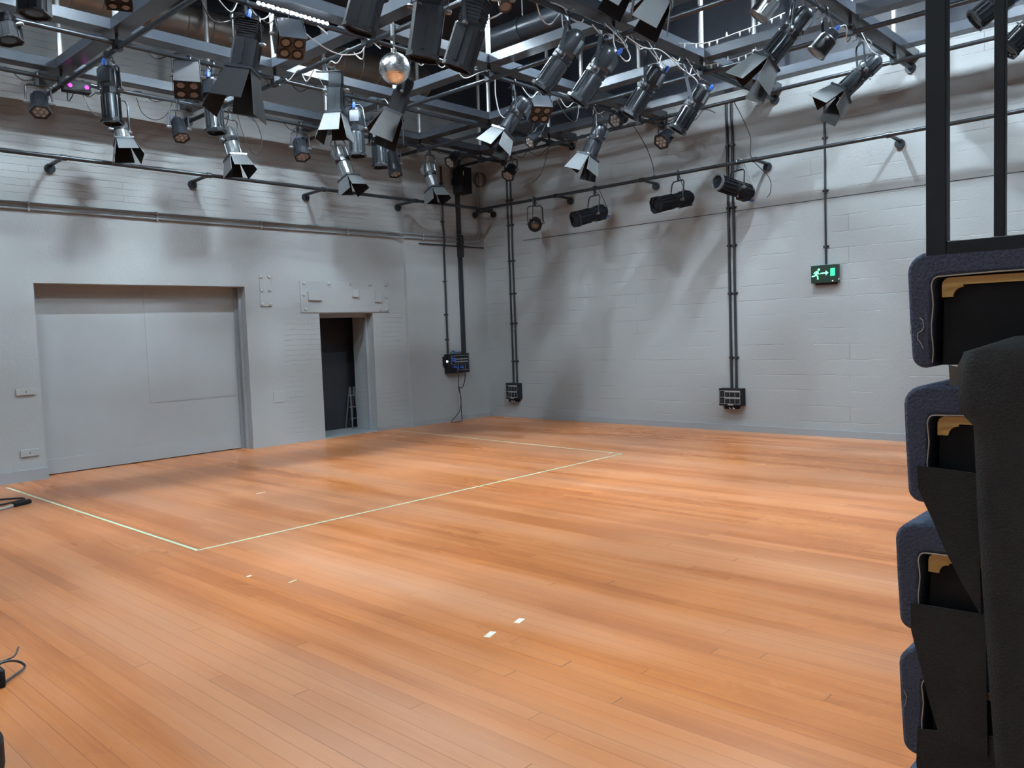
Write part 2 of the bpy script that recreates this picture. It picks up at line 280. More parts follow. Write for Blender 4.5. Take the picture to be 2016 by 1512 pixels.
GREY = (.30, .325, .34)
M = {}
M['wall_right'] = wall_mat('painted_blockwork', 'Y', [(3.4, .215, 0, 3.22, 1.5), (4.2, .225, 3.26, 5.1, 1.2)], GREY, .47, upper=(5.05, (.018, .022, .035)))
M['wall_left'] = wall_mat('painted_brick_and_render', 'X', [(2.2, .085, 3.4, 5.6, 1.1), (.7, .08, 0.1, 2.1, .5, -4.35, -2.0)], GREY, .42, upper=(5.75, (.03, .035, .045)))
M['wall_plain'] = wall_mat('painted_render', 'X', [(.44, .215, 0, 5, .5)], GREY, .5)
M['door_grey'] = simple('grey_panel_paint', (.285, .31, .33), .5, noise=.05, scale=3)
M['trim_grey'] = simple('grey_trim_paint', (.25, .275, .30), .45, noise=.06, scale=20)
M['plate_grey'] = simple('grey_metal_paint', (.30, .325, .34), .42, noise=.04, scale=25)
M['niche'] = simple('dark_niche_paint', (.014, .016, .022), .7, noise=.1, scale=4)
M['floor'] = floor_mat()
M['ceiling'] = simple('black_ceiling_paint', (.012, .014, .022), .8, noise=.2, scale=2)
M['pipe'] = simple('dark_scaffold_paint', (.035, .042, .052), .3, .5, noise=.2, scale=14)
M['beam'] = simple('grey_steel_channel', (.055, .066, .085), .27, .25, noise=.12, scale=9, spec=.6)
M['rod'] = simple('galvanised_tube', (.5, .52, .54), .4, .7, noise=.1, scale=30)
M['duct'] = simple('spiral_duct_steel', (.17, .16, .145), .42, .6, noise=.18, scale=6)
M['black'] = simple('black_metal', (.010, .011, .015), .6, 0, noise=.2, scale=30, spec=.2)
M['dark'] = simple('charcoal_metal', (.024, .028, .036), .3, .3, noise=.15, scale=30)
M['grey'] = simple('grey_lamp_metal', (.05, .06, .072), .27, .4, noise=.12, scale=30)
M['steel'] = simple('pale_lamp_metal', (.19, .205, .22), .3, .6, noise=.1, scale=30)
M['door_flap'] = simple('barn_door_paint', (.15, .165, .18), .45, .1, noise=.08, scale=20)
M['door_black'] = simple('barn_door_black', (.014, .014, .017), .45, 0, noise=.08, scale=20, spec=.35)
M['glass_dark'] = simple('dark_lens_glass', (.012, .014, .018), .22, 0, spec=.25)
M['glossy_lens'] = simple('clear_lens_glass', (.03, .028, .026), .05, 0, spec=.9, coat=.8)
M['led_lens'] = simple('led_lens_glass', (.20, .22, .235), .3, 0, noise=.4, scale=70)
M['led_dot'] = simple('led_lens_bead', (.33, .35, .365), .15, 0)
M['warm_lamp'] = simple('warm_reflector', (.17, .17, .17), .5, 0, noise=.3, scale=60)
M['chrome'] = simple('chrome', (.62, .64, .66), .18, 1)
M['mirror'] = simple('mirror_tiles', (.88, .90, .90), .24, 1)
M['cable'] = simple('black_cable', (.02, .02, .024), .5)
M['cable_white'] = simple('pale_cable', (.42, .44, .46), .5)
M['blue'] = simple('blue_plug', (.03, .10, .42), .4)
M['magenta'] = emit('magenta_led', (.75, .05, .6), .35)
M['tube'] = emit('fluorescent_tube', (.79, .925, 1.0), TUBE)
M['led_strip'] = emit('led_batten', (.92, .97, 1.0), 9)
M['white'] = simple('white_metal', (.7, .72, .72), .4)
M['glow_white'] = emit('pilot_light', (.8, .9, 1), 3)
M['tape_green'] = simple('pale_green_tape', (.50, .62, .44), .6, noise=.1, scale=40)
M['tape_white'] = simple('white_tape', (.75, .72, .62), .6)
M['exit_case'] = simple('exit_sign_case', (.012, .03, .022), .3)
M['exit_green'] = emit('exit_green', (.03, .62, .25), .55)
M['exit_white'] = emit('exit_white', (.22, .9, .48), .6)
M['felt'] = simple('navy_felt', (.088, .108, .165), .95, noise=.45, scale=160, bump=.6, spec=.15)
M['piping'] = simple('cream_piping', (.50, .47, .42), .7)
M['ply'] = simple('plywood_edge', (.62, .40, .13), .55, noise=.12, scale=25)
M['black_board'] = simple('black_board', (.006, .0065, .008), .6, noise=.2, scale=20, spec=.2)
M['cloth'] = simple('black_cloth', (.042, .045, .046), .95, noise=.25, scale=220, bump=.3, spec=.1)
M['rail_black'] = simple('black_railing_paint', (.010, .012, .017), .35, .1)
M['gaffer'] = simple('grey_gaffer', (.13, .13, .125), .7, noise=.15, scale=40)
M['skirting'] = simple('grey_skirting', (.26, .285, .31), .42, noise=.05, scale=10)
M['white_line'] = simple('label_white', (.24, .25, .26), .6)
M['conduit_grey'] = simple('grey_conduit_paint', (.19, .21, .225), .75, noise=.05, scale=12, spec=.15)
M['alu'] = simple('aluminium', (.30, .31, .32), .4, .6)
M['yellow'] = simple('yellow_sticker', (.7, .6, .12), .5)
M['pole_dark'] = simple('conduit_black', (.018, .021, .026), .4)

# ------------------------------------------------------------------ mesh building
class MB:
    def __init__(s): s.v = []; s.f = []
    def add(s, vs, fs):
        k = len(s.v); s.v.extend(Vector(v) for v in vs); s.f.extend([tuple(i+k for i in f) for f in fs]); return s
    def box(s, c, size, rot=None):
        hx, hy, hz = [d/2 for d in size]
        pts = [Vector((x, y, z)) for x in (-hx, hx) for y in (-hy, hy) for z in (-hz, hz)]
        if rot is not None: pts = [rot @ p for p in pts]
        c = Vector(c)
        return s.add([p+c for p in pts], [(0, 1, 3, 2), (4, 6, 7, 5), (0, 4, 5, 1), (2, 3, 7, 6), (0, 2, 6, 4), (1, 5, 7, 3)])
    def bb(s, a, b):
        a, b = Vector(a), Vector(b)
        return s.box((a+b)/2, [abs(x) for x in (b-a)])
    def bar(s, p0, p1, w, t, side=None):
        p0, p1 = Vector(p0), Vector(p1); z = (p1-p0); L = z.length; z.normalize()
        x = Vector(side) if side is not None else (Vector((0, 0, 1)) if abs(z.z) < .9 else Vector((1, 0, 0)))
        x = (x - z*x.dot(z)).normalized(); y = z.cross(x)
        R = Matrix((x, y, z)).transposed()
        return s.box((p0+p1)/2, (w, t, L), R)
    def tube(s, path, r, n=8, caps=True):
        path = [Vector(p) for p in path]
        rings = []; up = None
        for i, p in enumerate(path):
            d = (path[min(i+1, len(path)-1)] - path[max(i-1, 0)])
            if d.length < 1e-9: d = Vector((0, 0, 1))
            d.normalize()
            if up is None: up = Vector((0, 0, 1)) if abs(d.z) < .9 else Vector((1, 0, 0))
            x = up - d*up.dot(d)
            if x.length < 1e-4: x = d.orthogonal()
            x.normalize(); up = x; y = d.cross(x)
            rr = r[i] if isinstance(r, (list, tuple)) else r
            rings.append([p + (x*math.cos(2*PI*k/n) + y*math.sin(2*PI*k/n))*rr for k in range(n)])
        vs = [v for ring in rings for v in ring]; fs = []
        for i in range(len(path)-1):
            for k in range(n):
                fs.append((i*n+k, i*n+(k+1) % n, (i+1)*n+(k+1) % n, (i+1)*n+k))
        if caps: fs.append(tuple(range(n-1, -1, -1))); fs.append(tuple((len(path)-1)*n+k for k in range(n)))
        return s.add(vs, fs)
    def lathe(s, prof, n, mat, ph=0.0, caps=True):
        vs = []; fs = []
        for (z, r) in prof:
            for k in range(n):
                a = 2*PI*k/n+ph
                vs.append(mat @ Vector((r*math.cos(a), r*math.sin(a), z)))
        m_ = len(prof)
        for i in range(m_-1):
            for k in range(n):
                fs.append((i*n+k, i*n+(k+1) % n, (i+1)*n+(k+1) % n, (i+1)*n+k))
        if caps: fs.append(tuple(range(n-1, -1, -1))); fs.append(tuple((m_-1)*n+k for k in range(n)))
        return s.add(vs, fs)
    def prism(s, pts, h, mat):
        """2D outline pts in the local xy plane, extruded by h along local z"""
        n = len(pts)
        vs = [mat @ Vector((x, y, 0)) for x, y in pts] + [mat @ Vector((x, y, h)) for x, y in pts]
        fs = [tuple(range(n-1, -1, -1)), tuple(range(n, 2*n))] + [(i, (i+1) % n, n+(i+1) % n, n+i) for i in range(n)]
        return s.add(vs, fs)
    def lbox(s, mat, c, size):
        hx, hy, hz = [d/2 for d in size]; c = Vector(c)
        pts = [mat @ (c+Vector((x, y, z))) for x in (-hx, hx) for y in (-hy, hy) for z in (-hz, hz)]
        return s.add(pts, [(0, 1, 3, 2), (4, 6, 7, 5), (0, 4, 5, 1), (2, 3, 7, 6), (0, 2, 6, 4), (1, 5, 7, 3)])
    def build(s, name, mat, parent=None, smooth=True, origin=None, bevel=0):
        if not s.v: return None
        o0 = Vector(origin) if origin is not None else (Vector(parent_origin(parent)) if parent else None)
        if o0 is None:
            xs = [v.x for v in s.v]; ys = [v.y for v in s.v]; zs = [v.z for v in s.v]
            o0 = Vector(((min(xs)+max(xs))/2, (min(ys)+max(ys))/2, min(zs)))
        me = bpy.data.meshes.new(name)
        me.from_pydata([v-o0 for v in s.v], [], s.f)
        me.materials.append(M[mat] if isinstance(mat, str) else mat)
        if smooth:
            me.polygons.foreach_set('use_smooth', [True]*len(me.polygons))
            me.set_sharp_from_angle(angle=math.radians(32))
        me.update()
        o = bpy.data.objects.new(name, me); COL.objects.link(o)
        if bevel:
            md = o.modifiers.new('edge', 'BEVEL'); md.width = bevel; md.segments = 2; md.limit_method = 'ANGLE'
        if parent:
            o.parent = parent
        else:
            o.location = o0
        return o

def parent_origin(p):
    o = Vector((0, 0, 0))
    while p is not None:
        o += p.location; p = p.parent
    return o

def tag(o, label=None, cat=None, group=None, kind=None):
    if label: o['label'] = label
    if cat: o['category'] = cat
    if group: o['group'] = group
    if kind: o['kind'] = kind
    return o

def thing(name, label, cat, loc, group=None):
    o = bpy.data.objects.new(name, None); COL.objects.link(o)
    o.location = loc; o.empty_display_size = .1
    return tag(o, label, cat, group)

def struct(name, mb, mat, smooth=False):
    o = mb.build(name, mat, smooth=smooth)
    o['kind'] = 'structure'
    return o

def sag(p0, p1, drop, n=9):
    p0, p1 = Vector(p0), Vector(p1)
    return [p0.lerp(p1, i/(n-1)) - Vector((0, 0, drop*4*(i/(n-1))*(1-i/(n-1)))) for i in range(n)]

def smooth_path(pts, n=5):
    pts = [Vector(p) for p in pts]; out = []
    P = [pts[0]] + pts + [pts[-1]]
    for i in range(1, len(P)-2):
        for k in range(n):
            t = k/n
            a, b, c, d = P[i-1], P[i], P[i+1], P[i+2]
            out.append(.5*((2*b) + (c-a)*t + (2*a-5*b+4*c-d)*t*t + (3*b-a-3*c+d)*t**3))
    out.append(pts[-1])
    return out

# ------------------------------------------------------------------ camera
CAM = (-11.080, -10.901, 1.6)
YAW, PITCH, ROLL = math.radians(42.9396), math.radians(-3.6909), math.radians(-2.0638)
cd = bpy.data.cameras.new('camera'); cam = bpy.data.objects.new('camera', cd); COL.objects.link(cam)
f_ = Vector((math.cos(PITCH)*math.cos(YAW), math.cos(PITCH)*math.sin(YAW), math.sin(PITCH)))
r0 = Vector((math.sin(YAW), -math.cos(YAW), 0)); u0 = r0.cross(f_)
rt = r0*math.cos(ROLL) + u0*math.sin(ROLL); up_ = -r0*math.sin(ROLL) + u0*math.cos(ROLL)
cam.matrix_world = Matrix.Translation(CAM) @ Matrix((rt, up_, -f_)).transposed().to_4x4()
cd.sensor_fit = 'HORIZONTAL'; cd.sensor_width = 36; cd.lens = 36*1594.86/2016
cd.clip_start = .05; cd.clip_end = 60
SC.camera = cam
SC.view_settings.view_transform = 'Standard'
SC.view_settings.look = 'None'
SC.view_settings.gamma = 1
SC.view_settings.exposure = EXPOSURE
SC.view_settings.use_curve_mapping = False
w = bpy.data.worlds.new('world'); SC.world = w; w.use_nodes = True
w.node_tree.nodes['Background'].inputs[0].default_value = (.5, .55, .6, 1)
w.node_tree.nodes['Background'].inputs[1].default_value = .0

# ------------------------------------------------------------------ the room
H = 6.45
YL = .08                                       # the left wall's face, right of x=-1.95 it steps out to y=0
b = MB()
for x0, x1, z0 in ((-13.2, -7.75, 0), (-7.75, -4.96, 2.40), (-4.96, -3.70, 0), (-3.70, -2.65, 2.0), (-2.65, -1.95, 0)):
    b.bb((x0, YL, z0), (x1, .5, H))
b.bb((-1.95, 0, 0), (.4, .5, H))
struct('wall_left', b, 'wall_left')
struct('wall_right', MB().bb((0, -13.2, 0), (.4, 0, H)), 'wall_right')
struct('wall_back', MB().bb((-13.2, -13.6, 0), (.4, -13.2, H)), 'wall_plain')
struct('wall_side', MB().bb((-13.6, -13.6, 0), (-13.2, .5, H)), 'wall_plain')
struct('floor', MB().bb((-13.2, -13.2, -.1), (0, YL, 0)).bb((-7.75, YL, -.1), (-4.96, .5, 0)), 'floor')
b = MB().bb((-13.6, -13.6, H), (.4, .9, H+.15))
for k in range(9):
    b.bb((-13.2, -.9-1.45*k, H-.16), (0, -.78-1.45*k, H))
struct('ceiling', b, 'ceiling')
# niche behind the small doorway
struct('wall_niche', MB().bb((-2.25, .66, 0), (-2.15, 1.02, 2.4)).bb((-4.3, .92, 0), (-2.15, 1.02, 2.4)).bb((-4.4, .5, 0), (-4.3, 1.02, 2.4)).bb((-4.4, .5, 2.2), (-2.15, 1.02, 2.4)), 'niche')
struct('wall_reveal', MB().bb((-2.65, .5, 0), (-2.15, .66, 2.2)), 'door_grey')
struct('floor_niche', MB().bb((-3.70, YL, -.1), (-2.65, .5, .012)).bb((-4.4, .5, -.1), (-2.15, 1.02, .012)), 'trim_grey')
# frame inside the doorway
struct('trim_1', MB().bb((-2.69, .24, .012), (-2.65, .30, 2.0)).bb((-3.70, .24, 1.93), (-2.69, .30, 2.0)).bb((-3.70, .24, .012), (-3.67, .30, 1.93)), 'trim_grey')
# big closed scene door in its recess
b = MB().bb((-7.75, .34, .012), (-4.96, .40, 2.40))
b.bb((-7.75, .325, .012), (-4.96, .34, .20))
b.bb((-6.33, .335, .80), (-4.96, .34, 2.40))
b.bb((-7.75, .336, .20), (-6.335, .34, .765))
d1 = struct('door_1', b, 'door_grey')
struct('trim_2', MB().bb((-5.0, .20, 0), (-4.96, .235, 2.40)).bb((-5.02, .30, 0), (-4.96, .335, 2.38)), 'trim_grey')
struct('baseboard_left', MB().bb((-13.2, .05, 0), (-7.74, YL, .14)).bb((-2.65, .06, 0), (-1.95, YL, .075)).bb((-1.97, -.03, 0), (-.03, 0, .085)), 'skirting')
struct('baseboard_right', MB().bb((-.03, -13.2, 0), (0, -2.35, .095)).bb((-.012, -2.35, 0), (0, -.03, .03)), 'skirting')
struct('trim_3', MB().bb((-.003, -13.2, 3.239), (0, -1.0, 3.249)), 'pole_dark')

# ------------------------------------------------------------------ fixtures on the left wall
def wall_plate(name, label, x0, x1, z0, z1, y, bolts, t=.012, cat='wall plate', plates=()):
    r = thing(name, label, cat, ((x0+x1)/2, y, z0))
    MB().bb((x0, y-t, z0), (x1, y+.002, z1)).build('plate', 'plate_grey', r, bevel=.003)
    for (bx, bz) in bolts:
        m = Matrix.Translation((bx, y-t, bz)) @ Matrix.Rotation(PI/2, 4, 'X')
        MB().lathe([(-.002, .028), (.012, .026), (.02, .012)], 8, m).build('bolt_head', 'plate_grey', r)
    for (ax, az, bx, bz) in plates:
        q = MB().bb((ax, y-t-.03, az), (bx, y-t+.002, bz))
        q.build('cleat', 'plate_grey', r, bevel=.004)
    return r

wall_plate('lintel_plate', 'wide grey bolted steel plate over the dark small doorway', -4.03, -2.31, 2.012, 2.51, YL,
           [(-3.96, 2.47), (-3.50, 2.47), (-3.07, 2.47), (-2.70, 2.47), (-2.36, 2.47), (-3.97, 2.29), (-2.36, 2.26), (-3.95, 2.06), (-2.50, 2.05), (-2.36, 2.05)],
           cat='steel plate', plates=((-3.90, 2.20, -3.66, 2.34), (-3.06, 2.26, -2.94, 2.39), (-2.60, 2.18, -2.47, 2.36)))
wall_plate('bolted_plate', 'tall narrow grey plate with six bolts between the big door and the small doorway', -4.722, -4.532, 2.11, 2.585, YL,
           [(-4.70, 2.55), (-4.56, 2.55), (-4.69, 2.35), (-4.56, 2.35), (-4.69, 2.14), (-4.56, 2.14)])
wall_plate('access_cover', 'plain square grey cover low on the wall beside the small doorway', -4.585, -4.375, .655, .82, YL, [], .008, 'cover plate')
for (x0, x1, z0, z1, lab) in ((-8.03, -7.815, 1.045, 1.125, 'flat grey wall block at waist height beside the big recessed door'),
                              (-8.03, -7.825, .30, .385, 'flat grey wall block just above the skirting beside the big recessed door')):
    r = thing('wall_block', lab, 'wall block', ((x0+x1)/2, YL, z0), 'grey blocks beside the big door')
    MB().bb((x0, YL-.02, z0), (x1, YL, z1)).build('block', 'plate_grey', r, bevel=.003)
    MB().lathe([(0, .008), (.004, .007)], 8, Matrix.Translation(((x0+x1)/2, YL-.018, (z0+z1)/2)) @ Matrix.Rotation(PI/2, 4, 'X')).build('screw', 'black', r)
# horizontal pair of grey conduits that turns up near the corner
for i, (z, xe, lab) in enumerate(((3.355, -.105, 'upper of two grey conduits running along the brick wall above the doors'),
                                  (3.285, -.05, 'lower of two grey conduits running along the brick wall above the doors'))):
    if i == 0: xe = -.17
    else: xe = -.10
    r = thing('wall_conduit', lab, 'conduit', (-6, YL, z), 'grey conduit pair')
    path = [(-13.1, YL-.02, z), (-2.35, YL-.02, z), (-2.15, YL-.03, z), (-1.98, -.02, z), (-1.9, -.02, z), (xe-.12, -.02, z), (xe-.03, -.02, z+.035), (xe, -.02, z+.12), (xe, -.02, 4.62)]
    MB().tube(path, .014, 8).build('tube', 'conduit_grey', r)
    for x in [-12.4+1.55*k for k in range(7)] + [-1.55, -.55]:
        yy = YL if x < -2 else 0
        MB().bb((x-.012, yy-.04, z-.022), (x+.012, yy, z+.022)).build('saddle', 'trim_grey', r)
    MB().bb((xe-.022, -.04, 3.9), (xe+.022, 0, 3.925)).build('saddle', 'trim_grey', r)
r = tag(MB().bb((-1.64, -.02, 3.19), (-.04, 0, 3.212)).build('ledge_strip', 'pole_dark'), 'thin dark ledge strip below the grey conduits near the room corner', 'ledge strip')

def v_conduit(name, label, cat, path, r, n, mat, saddles, wall, group=None):
    t = thing(name, label, cat, path[-1], group)
    if n: MB().tube(path, r, n).build('tube', mat, t)
    for z in saddles:
        p = None
        for a, c in zip(path, path[1:]):
            if min(a[2], c[2]) <= z <= max(a[2], c[2]):
                k = (z-a[2])/(c[2]-a[2]) if abs(c[2]-a[2]) > 1e-6 else 0
                p = Vector(a).lerp(Vector(c), k)
        if p is None: continue
        q = MB()
        if wall == 'L': q.bb((p.x-.04, -.012, z-.014), (p.x+.04, 0, z+.014)).bb((p.x-.024, p.y-r*1.25, z-.012), (p.x+.024, 0, z+.012))
        else: q.bb((-.012, p.y-.04, z-.014), (0, p.y+.04, z+.014)).bb((p.x-r*1.25, p.y-.024, z-.012), (0, p.y+.024, z+.012))
        q.build('saddle', mat, t)
    return t

v_conduit('vertical_conduit', 'thin black conduit dropping to the patch box near the room corner', 'conduit',
          [(-1.06, -.025, 4.60), (-1.06, -.025, 3.55), (-1.065, -.05, 3.40), (-1.065, -.05, 3.24), (-1.065, -.025, 3.1), (-1.07, -.025, 1.24)], .018, 8, 'pole_dark', (4.3, 3.62, 2.55, 1.95, 1.5), 'L')
t = thing('cable_trunking', 'thick square black trunking dropping to the patch box near the room corner', 'trunking', (-.665, 0, 1.25))
MB().bb((-.715, -.045, 3.42), (-.635, 0, 4.66)).build('duct', 'pole_dark', t)
MB().bb((-.72, -.09, 3.0), (-.63, 0, 3.40)).build('elbow', 'pole_dark', t)
MB().bb((-.71, -.045, 1.24), (-.63, 0, 3.0)).build('duct', 'pole_dark', t)
for i, (y, lab) in enumerate(((-.655, 'black conduit nearer the corner of the pair above the small corner socket box'), (-.745, 'black conduit farther from the corner of the pair above the small corner socket box'))):
    v_conduit('vertical_conduit', lab, 'conduit', [(-.022, y, 4.6), (-.022, y, .64)], .017, 8, 'pole_dark', (4.0, 3.55, 2.9, 2.3, 1.75, 1.05), 'R', 'conduit pair by the corner')
for i, (y, lab) in enumerate(((-5.085, 'black conduit nearer the corner of the pair above the wall socket box mid wall'), (-5.165, 'black conduit farther from the corner of the pair above the wall socket box mid wall'))):
    v_conduit('vertical_conduit', lab, 'conduit', [(-.024, y, 4.85), (-.024, y, .64)], .019, 8, 'pole_dark', (4.2, 3.3, 2.75, 2.05, 1.1), 'R', 'conduit pair mid wall')
v_conduit('vertical_conduit', 'single thin black conduit dropping to the green exit sign', 'conduit', [(-.02, -6.515, 4.56), (-.02, -6.515, 2.36)], .014, 8, 'pole_dark', (4.05, 3.35, 2.6), 'R')

# patch box with plugs and hanging cables
t = thing('patch_box', 'black patch box with blue plugs and dangling cables near the room corner', 'patch box', (-.88, 0, .87))
box = MB().bb((-1.15, -.13, .885), (-.635, 0, 1.235)).build('case', 'black', t, bevel=.006)
q = MB()
X0, X1, Z0, Z1 = -1.09, -.655, .935, 1.20
def frame_lines(q, fx, y, a0, a1, z0, z1, cols, rows, wdt=.007):
    for i in range(cols+1):
        c = a0+(a1-a0)*i/cols
        q.bb(fx(c-wdt/2, y, z0), fx(c+wdt/2, y+.002, z1))
    for j in range(rows+1):
        c = z0+(z1-z0)*j/rows
        q.bb(fx(a0, y, c-wdt/2), fx(a1, y+.002, c+wdt/2))
fxL = lambda a, y, z: (a, y, z)
frame_lines(q, fxL, -.1335, X0, X1, Z0+.115, Z1, 1, 1)
frame_lines(q, fxL, -.1335, X0+.17, X1, Z0, Z0+.115, 3, 1)
q.build('label_frame', 'white_line', t)
for k in range(9):
    for j in range(2):
        m = Matrix.Translation((X0+.10+.036*k, -.13, Z0+.155+.048*j)) @ Matrix.Rotation(PI/2, 4, 'X')
        MB().lathe([(0, .013), (.006, .013), (.006, .008)], 8, m).build('socket', 'trim_grey', t)
for (x, z) in ((-1.06, 1.15), (-1.055, 1.11), (-1.03, 1.0), (-.99, .98), (-.86, .985)):
    m = Matrix.Translation((x, -.13, z)) @ Matrix.Rotation(PI/2, 4, 'X')
    MB().lathe([(0, .022), (.05, .022), (.075, .012)], 10, m).build('plug', 'blue', t)
m = Matrix.Translation((-.93, -.05, 1.235))
MB().lathe([(0, .022), (.04, .022), (.06, .012)], 10, m).build('plug', 'blue', t)
MB().bb((-1.19, -.10, 1.03), (-1.15, 0, 1.19)).build('switch_unit', 'black', t)
MB().bb((-1.185, -.106, 1.09), (-1.155, -.10, 1.12)).build('pilot_lamp', 'glow_white', t)
MB().tube(smooth_path([(-1.0, -.16, .97), (-1.0, -.2, .85), (-.93, -.12, .6), (-.86, -.1, .42), (-.9, -.1, .2), (-1.05, -.12, .08), (-1.18, -.16, .012), (-1.12, -.25, .01), (-.95, -.2, .01)]), .007, 6).build('cable', 'cable', t)
MB().tube(smooth_path([(-.86, -.2, .97), (-.84, -.21, .82), (-.80, -.12, .66), (-.86, -.11, .6), (-.9, -.1, .62), (-.86, -.09, .45), (-.85, -.09, .012)]), .008, 6).build('cable', 'cable', t)
MB().tube(smooth_path([(-1.05, -.06, 1.24), (-.98, -.06, 1.29), (-.92, -.06, 1.25), (-.8, -.05, 1.26), (-.68, -.05, 1.24)]), .008, 6).build('cable', 'cable', t)

# socket boxes on the right wall
def socket_box(label, y0, y1, z0, z1, dp):
    t = thing('socket_box', label, 'socket box', (0, (y0+y1)/2, z0), 'wall socket boxes')
    MB().bb((-dp, y1, z0), (0, y0, z1)).build('case', 'black', t, bevel=.005)
    w_ = y0-y1; q = MB()
    a0, a1 = y0-.04*w_, y1+.08*w_; zz0, zz1 = z0+.12*(z1-z0), z1-.14*(z1-z0)
    fx = lambda a, x, z: (x, a, z)
    for i in range(5):
        c = a0+(a1-a0)*i/4; q.bb((-dp-.003, c-.003, zz0), (-dp+.001, c+.003, zz1))
    for j in range(3):
        c = zz0+(zz1-zz0)*j/2; q.bb((-dp-.003, a1, c-.004), (-dp+.001, a0, c+.004))
    q.build('label_frame', 'white_line', t)
    for i in range(1, 4):
        for j in range(2):
            ya = a0+(a1-a0)*i/4; yb = a0+(a1-a0)*(i+1)/4; zt = zz0+(zz1-zz0)*(j+1)/2
            MB().bb((-dp-.004, yb+.006, zt-.020), (-dp+.001, ya-.006, zt-.004)).build('label_strip', 'white_line', t)
    for i in range(4):
        for j in range(2):
            yc = a0+(a1-a0)*(i+.5)/4; zc = zz0+(zz1-zz0)*(j+.42)/2
            m = Matrix.Translation((-dp, yc, zc)) @ Matrix.Rotation(-PI/2, 4, 'Y')
            MB().lathe([(-.002, .026), (.01, .024), (.01, .016), (.003, .015)], 12, m).build('outlet', 'dark', t)
    yc = (y0+y1)/2
    MB().bb((-dp-.003, yc-.05, z0+.008), (-dp+.001, yc+.04, z0+.03)).build('name_plate', 'white_line', t)
    MB().bb((-dp*.8, yc-.09, z0-.05), (0, yc+.11, z0)).build('gland_box', 'black', t)
    for s in (-.03, .03):
        MB().tube([(-dp*.82, yc+s, z0-.03), (-dp*.9, yc+s-.03, z0-.045)], .007, 6).build('cable_end', 'cable_white', t)
    return t
socket_box('small black socket box with white grid lettering low on the wall closest to the corner', -.535, -.845, .352, .648, .12)
socket_box('black socket box with white grid low on the wall beneath the twin conduits mid wall', -4.925, -5.295, .385, .645, .12)

# exit sign
t = thing('exit_sign', 'green lit exit sign with running figure, arrow and doorway on the wall', 'exit sign', (0, -6.51, 2.11))
MB().bb((-.08, -6.695, 2.11), (0, -6.33, 2.35)).build('case', 'exit_case', t, bevel=.004)
MB().bb((-.05, -6.66, 2.085), (0, -6.38, 2.11)).build('mount', 'black', t)
ES = Matrix(((0, 0, -1, -.0815), (-1, 0, 0, -6.33), (0, 1, 0, 2.11), (0, 0, 0, 1)))   # local x runs right along the sign, y up
def es(name, pts, mat='exit_white'):
    MB().prism(pts, .003, ES).build(name, mat, t, smooth=False)
def circ(cx, cy, r, n=16): return [(cx+r*math.cos(2*PI*k/n), cy+r*math.sin(2*PI*k/n)) for k in range(n)]
def limb(q, pts, wdt):
    for (x0, y0), (x1, y1) in zip(pts, pts[1:]):
        d = Vector((x1-x0, y1-y0)); L = d.length or 1; nx, ny = -d.y/L*wdt/2, d.x/L*wdt/2
        q.prism([(x0+nx, y0+ny), (x0-nx, y0-ny), (x1-nx, y1-ny), (x1+nx, y1+ny)], .003, ES)
        q.prism(circ(x1, y1, wdt/2, 10), .003, ES)
q = MB()
q.prism(circ(.112, .182, .016), .003, ES)
limb(q, [(.098, .163), (.072, .117)], .026)
limb(q, [(.092, .160), (.06, .150), (.045, .130)], .012)
limb(q, [(.096, .150), (.108, .125), (.118, .122)], .012)
limb(q, [(.070, .115), (.050, .098), (.020, .095)], .016)
limb(q, [(.072, .113), (.095, .095), (.098, .055)], .016)
q.build('running_figure', 'exit_white', t, smooth=False)
es('arrow', [(.135, .118), (.205, .124), (.205, .098), (.243, .132), (.205, .164), (.205, .142), (.135, .136)])
es('doorway', [(.268, .085), (.330, .088), (.330, .192), (.268, .188)], 'exit_green')
MB().bb((-.083, -6.63, 2.125), (-.08, -6.622, 2.133)).build('pilot_lamp', 'glow_white', t)
MB().bb((-.06, -6.70, 2.14), (-.03, -6.694, 2.165)).build('test_button', 'white', t)

# loudspeaker in the corner
t = thing('loudspeaker', 'black loudspeaker box on the wall high in the room corner', 'loudspeaker', (-.72, 0, 4.12))
sp = MB().bb((-.855, -.34, 4.12), (-.60, -.10, 4.58)).build('cabinet', 'black', t, bevel=.012)
MB().bb((-.842, -.346, 4.135), (-.613, -.338, 4.565)).build('grille', 'black_board', t)
MB().bb((-.82, -.349, 4.42), (-.808, -.345, 4.50)).build('sticker', 'yellow', t)
MB().bb((-.78, -.10, 4.3), (-.68, 0, 4.42)).build('bracket', 'dark', t)
q = MB()
for k in range(3):
    q.tube([Vector((-.20+.01*k+.08*math.cos(a), -.12-.015*k-.06*math.cos(a), 4.44+.13*math.sin(a))) for a in [2*PI*i/24 for i in range(25)]], .006, 6)
tag(q.build('hanging_cable_coil', 'cable'), 'round coil of cable hanging in the corner beside the loudspeaker', 'cable coil')

# step ladder in the niche
t = thing('step_ladder', 'slim aluminium step ladder standing in the dark doorway niche', 'ladder', (-2.64, .76, .012))
for s_ in (-.07, .07):
    MB().bar((-2.65+s_, .70, .012), (-2.62+s_*.6, .80, .74), .016, .024, side=(1, 0, 0)).build('rail', 'alu', t)
    MB().bar((-2.65+s_, .90, .012), (-2.62+s_*.6, .815, .74), .014, .018, side=(1, 0, 0)).build('rear_leg', 'alu', t)
for k in range(3):
    MB().bb((-2.715+.008*k, .722+.028*k, .18+.2*k), (-2.58-.006*k, .765+.028*k, .198+.2*k)).build('step', 'alu', t)

